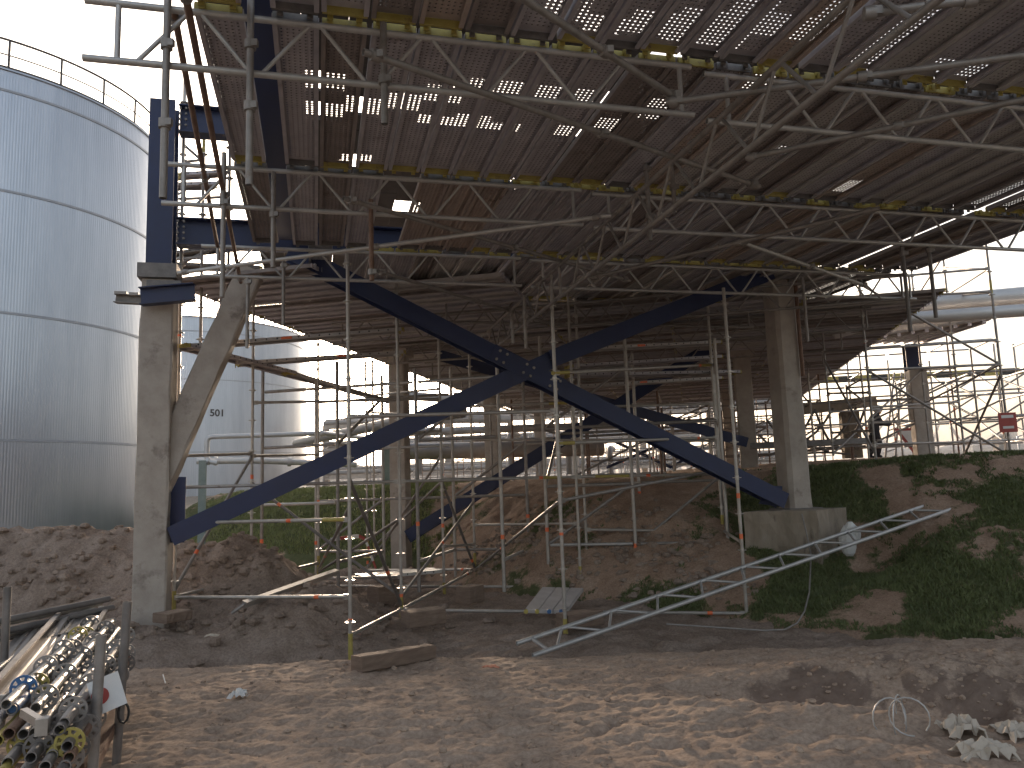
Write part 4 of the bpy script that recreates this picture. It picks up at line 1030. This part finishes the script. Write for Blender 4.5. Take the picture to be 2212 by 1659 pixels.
def pile_rosette():
    mb = MB(); n = 24
    def ringm(ri, ro, h):
        vs, fs = [], []
        for k in range(n):
            a = 2 * math.pi * k / n; c, s = math.cos(a), math.sin(a)
            vs += [(ri * c, ri * s, -h), (ro * c, ro * s, -h), (ro * c, ro * s, h), (ri * c, ri * s, h)]
        for k in range(n):
            j = (k + 1) % n
            fs += [[4 * k + i, 4 * k + (i + 1) % 4, 4 * j + (i + 1) % 4, 4 * j + i] for i in range(4)]
        mb.add(vs, fs)
    ringm(.024, .034, .006); ringm(.051, .062, .005)
    for k in range(8):
        a = 2 * math.pi * k / 8; d = Vector((math.cos(a), math.sin(a), 0)); mb.bar(d * .033, d * .052, .012 if k % 2 else .02, .009)
    return mb
prm = pile_rosette().mesh('rosette')
npile = [0]
def pile_tube(px, Y, L, label, r=.0242, ros=True, mt='galv_bright', rmt=None, tilt=0.0, yaw=0.0, first=.28, spig=False):
    a = PY(*px, Y); d = (BD * math.cos(yaw) + BS * math.sin(yaw) + Z * tilt).normalized(); b = a + d * L
    t = thing('scaffold_standard' if ros else 'scaffold_tube', label, 'scaffold tube', a, 'tubes piled in the rack')
    part('tube', MB().tube(a, b, r, 14, hollow=.0045), M[mt], t)
    if ros:
        q = d.to_track_quat('Z', 'Y').to_matrix().to_4x4(); s = first; k = 0
        while s < L:
            o = part('rosette', prm, None, t); set_mat(o, M[(rmt if k == 0 and rmt else random.choice(('galv', 'galv', 'dark_tube', 'yellow' if random.random() < .25 else 'galv')))])
            o.matrix_local = Matrix.Translation(d * s) @ q @ Matrix.Rotation(random.random() * 3, 4, 'Z')
            s += .5; k += 1
    if spig: part('sleeve', MB().tube(a + d * .02, a + d * .24, r * 1.14, 14), M['yellow' if spig == 'y' else 'blue_paint'], t)
    npile[0] += 1
    return t
pile_tube((76, 1584), 3.60, 2.75, 'thick bright tube glinting on top of the pile, without discs', .028, False, 'galv_bright')
pile_tube((13, 1522), 3.70, 2.6, 'bright tube with discs on top of the pile at its left, blue first disc', rmt='blue_paint', first=.33)
pile_tube((77, 1529), 3.72, 2.5, 'bright tube with discs next to the thick tube on top of the pile', rmt='galv', first=.2)
pile_tube((138, 1562), 3.55, 2.3, 'grey tube with a disc near its open end at the right of the pile', mt='galv', first=.22)
pile_tube((19, 1585), 3.62, 2.2, 'rosy brown tube end left of the thick tube', mt='rust_tube', ros=False, r=.026)
pile_tube((50, 1586), 3.58, 2.2, 'grey tube end just left under the thick tube', mt='galv', ros=False)
pile_tube((145, 1612), 3.48, 2.2, 'tube end with a big yellow disc at the right of the pile', mt='dark_tube', rmt='yellow', first=.06)
pile_tube((128, 1577), 3.50, 2.1, 'dark tube end below the grey tube with a disc', mt='dark_tube', ros=False)
pile_tube((25, 1533), 3.74, 2.2, 'blue sleeved tube under the top left tube', mt='galv', spig='b', first=.5)
for k, (x, y, Y, mt_, ros, sp) in enumerate(((66, 1637, 3.42, 'dark_tube', True, None), (16, 1648, 3.45, 'galv', True, None), (97, 1656, 3.40, 'galv', False, None), (149, 1636, 3.46, 'rust_tube', True, None),
    (40, 1618, 3.6, 'dark_tube', True, 'y'), (110, 1600, 3.6, 'dark_tube', True, None), (-10, 1560, 3.7, 'galv', True, None), (-5, 1600, 3.6, 'yellow', False, None), (112, 1632, 3.5, 'galv', True, 'y'), (140, 1655, 3.45, 'galv', True, None),
    (128, 1602, 3.7, 'rust_tube', False, None), (5, 1670, 3.4, 'yellow', True, None), (50, 1672, 3.36, 'galv', False, None), (125, 1678, 3.36, 'dark_tube', True, None), (85, 1620, 3.55, 'galv', True, 'y'))):
    pile_tube((x, y), Y, 2.2, 'weathered tube end low in the pile, %s' % ('near the bottom middle', 'at the bottom left corner', 'brighter one at the bottom centre', 'brown one beside the front post', 'yellow sleeved below the brown end', 'dark one right of centre',
        'at the left picture edge', 'yellow one at the left edge', 'yellow sleeved near the yellow disc', 'behind the front post', 'brown plain one behind the front post', 'yellow one in the corner', 'cut off by the bottom edge', 'dark one cut off by the bottom edge', 'yellow sleeved in the middle')[k],
        ros=ros, mt=mt_, spig=sp, first=.15 + .1 * (k % 4))
pile_tube((150, 1512), 4.0, 1.5, 'tube with discs right of the thick tube, behind the front post', mt='galv_bright', first=.2)
pile_tube((30, 1480), 4.6, 1.6, 'dull tube on the planks at the left', mt='galv', ros=False)
pile_tube((-15, 1455), 4.9, 1.2, 'short pale tube lying on the planks at the left edge', mt='galv_bright', ros=False)
for k in range(8):
    a = PY(-30 + random.uniform(-10, 35), 1345 + 11 * k, 5.6); t = solo('scaffold_tube', MB().tube(a, a + BD * -.0 + Vector((.35, .9, .02)), .0242, 10, hollow=.004), M['galv_bright' if k % 2 else 'dark_tube'], 'tube of the small heap behind the left rack post, number %s from its top' % ('one', 'two', 'three', 'four', 'five', 'six', 'seven', 'eight')[k], 'scaffold tube', 'tubes heaped behind the left post')
wg = thing('wedge_head', 'short bright ledger head lying across the thick tube', 'fitting', PY(70, 1555, 3.55))
part('head', MB().bar(PY(50, 1538, 3.58), PY(86, 1560, 3.52), .03, .035).box(PY(92, 1568, 3.52), (.06, .05, .07), BD, BS), M['galv_bright'], wg)
fl = thing('warning_tag', 'white tag with a red disc stuck among the tubes by the posts', 'tag', PY(232, 1500, 4.4))
c = PY(231, 1498, 4.05); n_ = Vector((.25, -1, .25)).normalized(); sx = Z.cross(n_).normalized(); sy = n_.cross(sx)
part('card', MB().box(c, (.15, .17, .004), sx * .94 + sy * .34, sy * .94 - sx * .34, n_), M['white_sheet'], fl)
part('red_disc', MB().tube(c + n_ * .003 - sx * .03 - sy * .01, c + n_ * .006 - sx * .03 - sy * .01, .042, 20), M['red'], fl)
# planks beside the pile
G2 = 'steel planks beside the tube pile'
loose_plank(PY(-45, 1500, 4.0), PY(132, 1312, 6.3), 'pale edged steel plank turned over and leaning up on the heap', 'galv', .34, up=(-.30, .45, -.8), group=G2, endmt='alu')
loose_plank(PY(60, 1500, 4.6), PY(152, 1345, 6.1), 'ribbed grey steel plank lying below the pale one', 'galv', .32, up=(-.1, -.3, .95), group=G2, endmt='black')
loose_plank(PY(130, 1490, 4.5), PY(192, 1372, 5.6), 'ribbed grey plank half hidden by the tube pile', 'galv', .32, up=(-.1, -.25, .95), group=G2, endmt='black')

# ------------------------------------------------------------------ things lying on the ground
a, b = PZ(770, 1472, -1.72), PZ(930, 1428, -1.74)
a.z = gz(a.x, a.y) + .055; b.z = gz(b.x, b.y) + .06
def timber(a, b, w, h, label):
    mb = wobble_box(a, b, w, h, (b - a).cross(Z).normalized(), Z, 10, .006, 1, .012); return solo('timber_block', mb, M['wood'], label, 'timber')
timber(a, b, .15, .14, 'short weathered timber baulk lying on the sand')
for (p, q, Y, s, lb) in (((875, 1338), (952, 1330), 10.6, .2, 'timber sleeper under the middle of the scaffold'), ((1215, 1342), (1290, 1332), 10.3, .18, 'timber sleeper behind the foot of the loose lattice beam'), ((1000, 1286), (1030, 1280), 12.4, .25, 'dark timber sleeper in front of the bank'),
                         ((805, 1288), (850, 1284), 12.6, .28, 'stained block lying beneath the scaffold boards'), ((345, 1336), (400, 1330), 9.9, .12, 'dusty plank end beside the left column foot')):
    a, b = PY(*p, Y), PY(*q, Y + .3); g = gz(a.x, a.y) + s * .4; a.z = b.z = max(g, a.z); timber(a, b, .3, s, lb)
loose_plank(PY(790, 1252, 13.2), PY(950, 1238, 13.8), 'pale board lying across the trestles behind the slim column', 'alu', .5, group='boards on the ground', endmt='alu')
# folded stair boards leaning by the scaffold foot
st = thing('board_panel', 'grey panel of steel boards leaning at the scaffold foot', 'panel', PY(1190, 1310, 10.9))
p00, p10, p01, p11 = PY(1134, 1316, 10.6), PY(1226, 1318, 10.7), PY(1172, 1268, 11.9), PY(1262, 1270, 12.0)
for k in range(3):
    f0, f1 = k / 3, (k + .93) / 3
    part('board', MB().prism([p00.lerp(p10, f0), p00.lerp(p10, f1), p01.lerp(p11, f1), p01.lerp(p11, f0)], Z * -.05), M['deck_grey'], st)
for k, x in enumerate((1136, 1160, 1186, 1212)): q = PY(x, 1320, 10.55); part('end_cap', MB().tube(q, q + Vector((0, -.05, 0)), .03, 8), M['blue_paint' if k > 1 else 'yellow'], st)
# glinting rail
gl = thing('steel_beam', 'long bright steel beam catching the sun, propped on the dirt heap', 'beam', PY(600, 1290, 10.6))
part('beam', MB().bar(PY(528, 1302, 10.1), PY(728, 1232, 11.6), .09, .03, (0, -.5, 1)).bar(PY(528, 1308, 10.12), PY(728, 1238, 11.62), .03, .06, (0, -.5, 1)), M['galv_bright'], gl)
part('end_fitting', MB().tube(PY(528, 1305, 10.1), PY(500, 1325, 10.0), .02, 8), M['galv'], gl)
def rag(name, c, sx, sy, sz, mt, label, cat, seed, n=9, grp=None):
    r2 = random.Random(seed); vs, fs = [], []
    for i in range(n):
        for j in range(n):
            x, y = i / (n - 1) - .5, j / (n - 1) - .5; k = 1 - .35 * r2.random()
            vs.append((c.x + x * sx * k + r2.uniform(-.04, .04) * sx, c.y + y * sy * k, c.z + sz * (max(0, .6 - 1.5 * (x * x + y * y)) + r2.uniform(-.22, .35)) + .01))
    fs = [[i * n + j, (i + 1) * n + j, (i + 1) * n + j + 1, i * n + j + 1] for i in range(n - 1) for j in range(n - 1)]
    o = solo(name, MB().add(vs, fs, False), mt, label, cat, grp)
    so_ = o.modifiers.new('thick', 'SOLIDIFY'); so_.thickness = .004; return o
def at_ground(x, y, z=-1.6):
    for _ in range(6): p = PZ(x, y, z); z = gz(p.x, p.y)
    return PZ(x, y, z)
rag('plastic_bag', at_ground(788, 1434), .13, .16, .09, M['white_sheet'], 'crumpled white bag behind the timber baulk', 'bag', 1)
rag('plastic_scrap', at_ground(522, 1385), .09, .12, .12, M['white_sheet'], 'upright white scrap at the edge of the dug hole', 'scrap', 2)
rag('plastic_scrap', at_ground(458, 1376), .16, .1, .03, M['beige_sheet'], 'flat pale scrap left of the upright one', 'scrap', 3)
rag('plastic_scrap', at_ground(515, 1507), .15, .12, .07, M['white_sheet'], 'white crumpled lump alone on the sand', 'scrap', 4)
rag('orange_scrap', at_ground(1060, 1444), .17, .07, .03, mat('faded_orange_cloth', (.55, .22, .13), (.62, .28, .18), 8, 0, .8), 'faded orange strip on the sand right of the timber baulk', 'scrap', 5)
rag('plastic_sheet', at_ground(2078, 1592), .24, .24, .13, M['beige_sheet'], 'crumpled pale plastic sheet by the trench, the upper one', 'plastic sheet', 6, 11)
rag('plastic_sheet', at_ground(2125, 1632), .30, .2, .09, M['beige_sheet'], 'crumpled pale plastic sheet by the trench, the lower one', 'plastic sheet', 7, 11)
rag('plastic_sheet', at_ground(2195, 1590), .18, .24, .08, M['beige_sheet'], 'torn plastic sheet at the right picture edge', 'plastic sheet', 8, 9)
p = at_ground(236, 1262, -1.0); rag('blue_bag', p, .24, .2, .14, M['blue_paint'], 'small blue bag on the dirt heap left of the column', 'bag', 9)
p = at_ground(212, 1258, -1.0); rag('plastic_scrap', p, .16, .16, .08, M['white_sheet'], 'greyish scrap beside the blue bag', 'scrap', 10)
solo('straw', MB().tube(at_ground(352, 1462) + Z * .02, at_ground(357, 1480) + Z * .02, .005, 6), M['white_sheet'], 'thin white stick lying on the sand left of centre', 'stick')
# white sack by the plinth
sk = MB(); c = PY(1832, 1168, 12.0)
sk.ball(c, .18, 12, 9, (.75, .6, 1.3), .10).ball(c + Vector((.04, -.04, .21)), .09, 10, 7, (.9, .7, .9), .16).ball(c + Vector((.13, -.04, .1)), .07, 8, 6, (.8, .8, 1.7), .2)
solo('white_sack', sk, M['white_sheet'], 'white sack slumped against the right end of the stained block', 'sack')
cb_ = thing('cable', 'thin cable hanging down from the stained block and curling over the bank', 'cable', PY(1745, 1215, 11.3))
part('cable_run', MB().path([PY(x, y, Y) for x, y, Y in ((1732, 1110, 12.0), (1742, 1150, 11.8), (1752, 1200, 11.6), (1750, 1240, 11.2), (1748, 1280, 10.8), (1738, 1320, 10.3), (1722, 1346, 10.0), (1695, 1360, 9.7), (1650, 1362, 9.5), (1560, 1356, 9.4), (1440, 1348, 9.3))], .011, 6), M['galv'], cb_)
wh = thing('wire_coil', 'loose hoops of pale wire standing in the trench at the right', 'wire', at_ground(1950, 1580))
for k, (x, y, r_, an) in enumerate(((1925, 1568, .105, .2), (1945, 1560, .12, .9), (1968, 1562, .10, -.5), (1950, 1575, .085, 1.4))):
    c = at_ground(x, 1590) + Z * .10; d1 = Vector((math.cos(an), math.sin(an), 0))
    part('hoop', MB().path([c + d1 * (r_ * math.cos(q * .35)) + Z * (r_ * math.sin(q * .35)) for q in range(-2, 15)], .0045, 6), M['alu'], wh)
# red and white barrier tape
bt = thing('barrier_tape', 'red and white barrier tape sagging between scaffold poles', 'tape', PY(740, 1165, 16))
tp = [(715, 1166), (735, 1163), (755, 1160), (775, 1158), (788, 1164), (795, 1180), (800, 1195), (806, 1212), (812, 1228)]
for k in range(len(tp) - 1):
    a, b = PY(*tp[k], 16.6), PY(*tp[k + 1], 16.6); part('tape_stripe', MB().bar(a, b, .012, .08, (0, -.4, 1)), M['red'] if k % 2 else M['white_sheet'], bt)
bt2 = thing('barrier_tape', 'short end of red tape hanging on a pole before the bank', 'tape', PY(1030, 1260, 14.8))
for k in range(4):
    a, b = PY(1028 + 3 * k, 1240 + 14 * k, 14.8), PY(1031 + 3 * k, 1254 + 14 * k, 14.8); part('tape_stripe', MB().bar(a, b, .05, .012, (0, -1, 0)), M['red'] if k % 2 else M['white_sheet'], bt2)

# ------------------------------------------------------------------ the worker on the bank
def skin_body(name, verts, edges, radii, mt, parent, root=0, sub=2):
    me = bpy.data.meshes.new(name); me.from_pydata(verts, edges, []); o = bpy.data.objects.new(name, me); COL.objects.link(o); o.parent = parent
    sk_ = o.modifiers.new('skin', 'SKIN'); sk_.use_smooth_shade = True
    for i, r_ in enumerate(radii): me.skin_vertices[0].data[i].radius = r_ if isinstance(r_, tuple) else (r_, r_)
    me.skin_vertices[0].data[root].use_root = True
    s_ = o.modifiers.new('sub', 'SUBSURF'); s_.levels = s_.render_levels = sub
    me.materials.append(mt); return o
mY = 25.0; fp = PY(1893, 992, mY); MZ = fp.z; SC = (PY(1897, 879, mY).z - MZ) / 1.72
pw = thing('person', 'worker in dark clothes and a white helmet bending forward over something on the bank', 'person', (fp.x, fp.y, MZ))
# local: x to the right of the picture (he faces right), z up
Vv = [(0, 0, .93), (-.01, 0, 1.12), (.06, 0, 1.32), (.10, 0, 1.42), (.15, 0, 1.50), (.19, 0, 1.58), (.20, 0, 1.66),
      (.02, -.10, .86), (.10, -.11, .50), (.02, -.11, .10), (.15, -.12, .05),
      (-.02, .10, .86), (-.02, .11, .50), (-.14, .11, .10), (.0, .11, .05),
      (.08, -.19, 1.38), (.20, -.22, 1.14), (.42, -.18, 1.10), (.50, -.16, 1.11),
      (.08, .19, 1.38), (.24, .22, 1.15), (.46, .14, 1.16), (.54, .12, 1.18)]
Ee = [(0, 1), (1, 2), (2, 3), (3, 4), (4, 5), (5, 6), (0, 7), (7, 8), (8, 9), (9, 10), (0, 11), (11, 12), (12, 13), (13, 14), (2, 15), (15, 16), (16, 17), (17, 18), (2, 19), (19, 20), (20, 21), (21, 22)]
Rr = [(.19, .16), (.20, .16), (.22, .17), (.12, .11), (.075, .075), (.10, .085), (.09, .08), .13, .095, .07, .06, .13, .095, .07, .06, .10, .075, .055, .045, .10, .075, .055, .045]
bo = skin_body('body', [tuple(c * SC for c in v_) for v_ in Vv], Ee, [tuple(c * SC for c in r_) if isinstance(r_, tuple) else r_ * SC for r_ in Rr], M['cloth_dark'], pw)
hc = Vector((.195, 0, 1.60)) * SC
hd = MB().ball(hc + Vector((.02, 0, -.02)) * SC, .105 * SC, 14, 10, (1, .85, 1.15)); hd.ball(hc + Vector((.125, 0, -.03)) * SC, .022 * SC, 6, 5)
part('face', hd, M['skin'], pw, local=True)
hm = MB().ball(hc + Vector((.0, 0, .05)) * SC, .15 * SC, 16, 10, (1.08, .95, .95)).box(hc + Vector((.14, 0, .04)) * SC, (.12 * SC, .18 * SC, .015), (.95, 0, -.25), (0, 1, 0), (.25, 0, .95))
part('helmet', hm, M['helmet'], pw, local=True)
for s, c in ((-1, (.53, -.155, 1.115)), (1, (.57, .115, 1.19))):
    h = MB(); c = Vector(c) * SC; h.ball(c, .045 * SC, 8, 6, (1.1, .6, .8))
    for k in range(4): h.path([c + Vector((.03, (k - 1.5) * .014, .01)) * SC, c + Vector((.075, (k - 1.5) * .016, -.005 - .004 * k)) * SC, c + Vector((.095, (k - 1.5) * .016, -.035)) * SC], .0085 * SC, 6)
    h.path([c + Vector((.0, -.03 * s, .01)) * SC, c + Vector((.04, -.045 * s, .02)) * SC, c + Vector((.065, -.04 * s, .005)) * SC], .010 * SC, 6)
    part('hand', h, M['skin'], pw, local=True)
part('tool_belt', MB().tube(Vector((-.01, 0, .95)) * SC, Vector((-.01, 0, 1.02)) * SC, .19 * SC, 14).box(Vector((-.16, -.08, .90)) * SC, (.10, .12, .2)), M['black'], pw, local=True)
hv = mat('reflective_stripe', (.55, .55, .5), None, 5, 0, .4)
for x, z in ((.055, .62), (.05, .35)): part('trouser_stripe', MB().tube((x * SC, -.112 * SC, z * SC), ((x + .005) * SC, -.112 * SC, (z + .05) * SC), .088 * SC, 12), hv, pw, local=True)
q = fp + Vector((.62, -.05, 1.16)) * SC
tl = thing('hand_tool', 'dark tool held out in the worker\'s hands', 'tool', q)
part('handle', MB().tube(q + Vector((-.1, 0, -.02)), q + Vector((.18, .02, .22)), .03, 8), M['black'], tl)
part('jaw', MB().box(q + Vector((.2, .02, .27)), (.12, .08, .12)), M['dark_tube'], tl)
ldr = thing('ladder', 'slender lattice mast standing behind the worker', 'mast', PY(1920, 990, 26))
a, b, c, d = PY(1912, 992, 26), PY(1925, 870, 26.2), PY(1934, 992, 26), PY(1943, 870, 26.2)
for p, q in ((a, b + (b - a) * .55), (c, d + (d - c) * .55)): part('stile', MB().tube(p, q, .035, 6), M['galv'], ldr)
for k in range(12): f = k / 8; part('rung', MB().tube(a + (b - a) * f, c + (d - c) * (f + .06), .022, 5), M['galv'], ldr)

# ------------------------------------------------------------------ air
hz = bpy.data.materials.new('haze'); hz.use_nodes = True
n = hz.node_tree.nodes; n.remove(n['Principled BSDF'])
pv = n.new('ShaderNodeVolumePrincipled'); pv.inputs['Color'].default_value = (.93, .92, .92, 1); pv.inputs['Density'].default_value = .0005; pv.inputs['Anisotropy'].default_value = .3
hz.node_tree.links.new(pv.outputs[0], n['Material Output'].inputs['Volume'])
hb = MB().box((0, 600, 18), (3200, 3200, 48)); o = struct('haze', hb.mesh('haze', mat=hz), 'stuff')
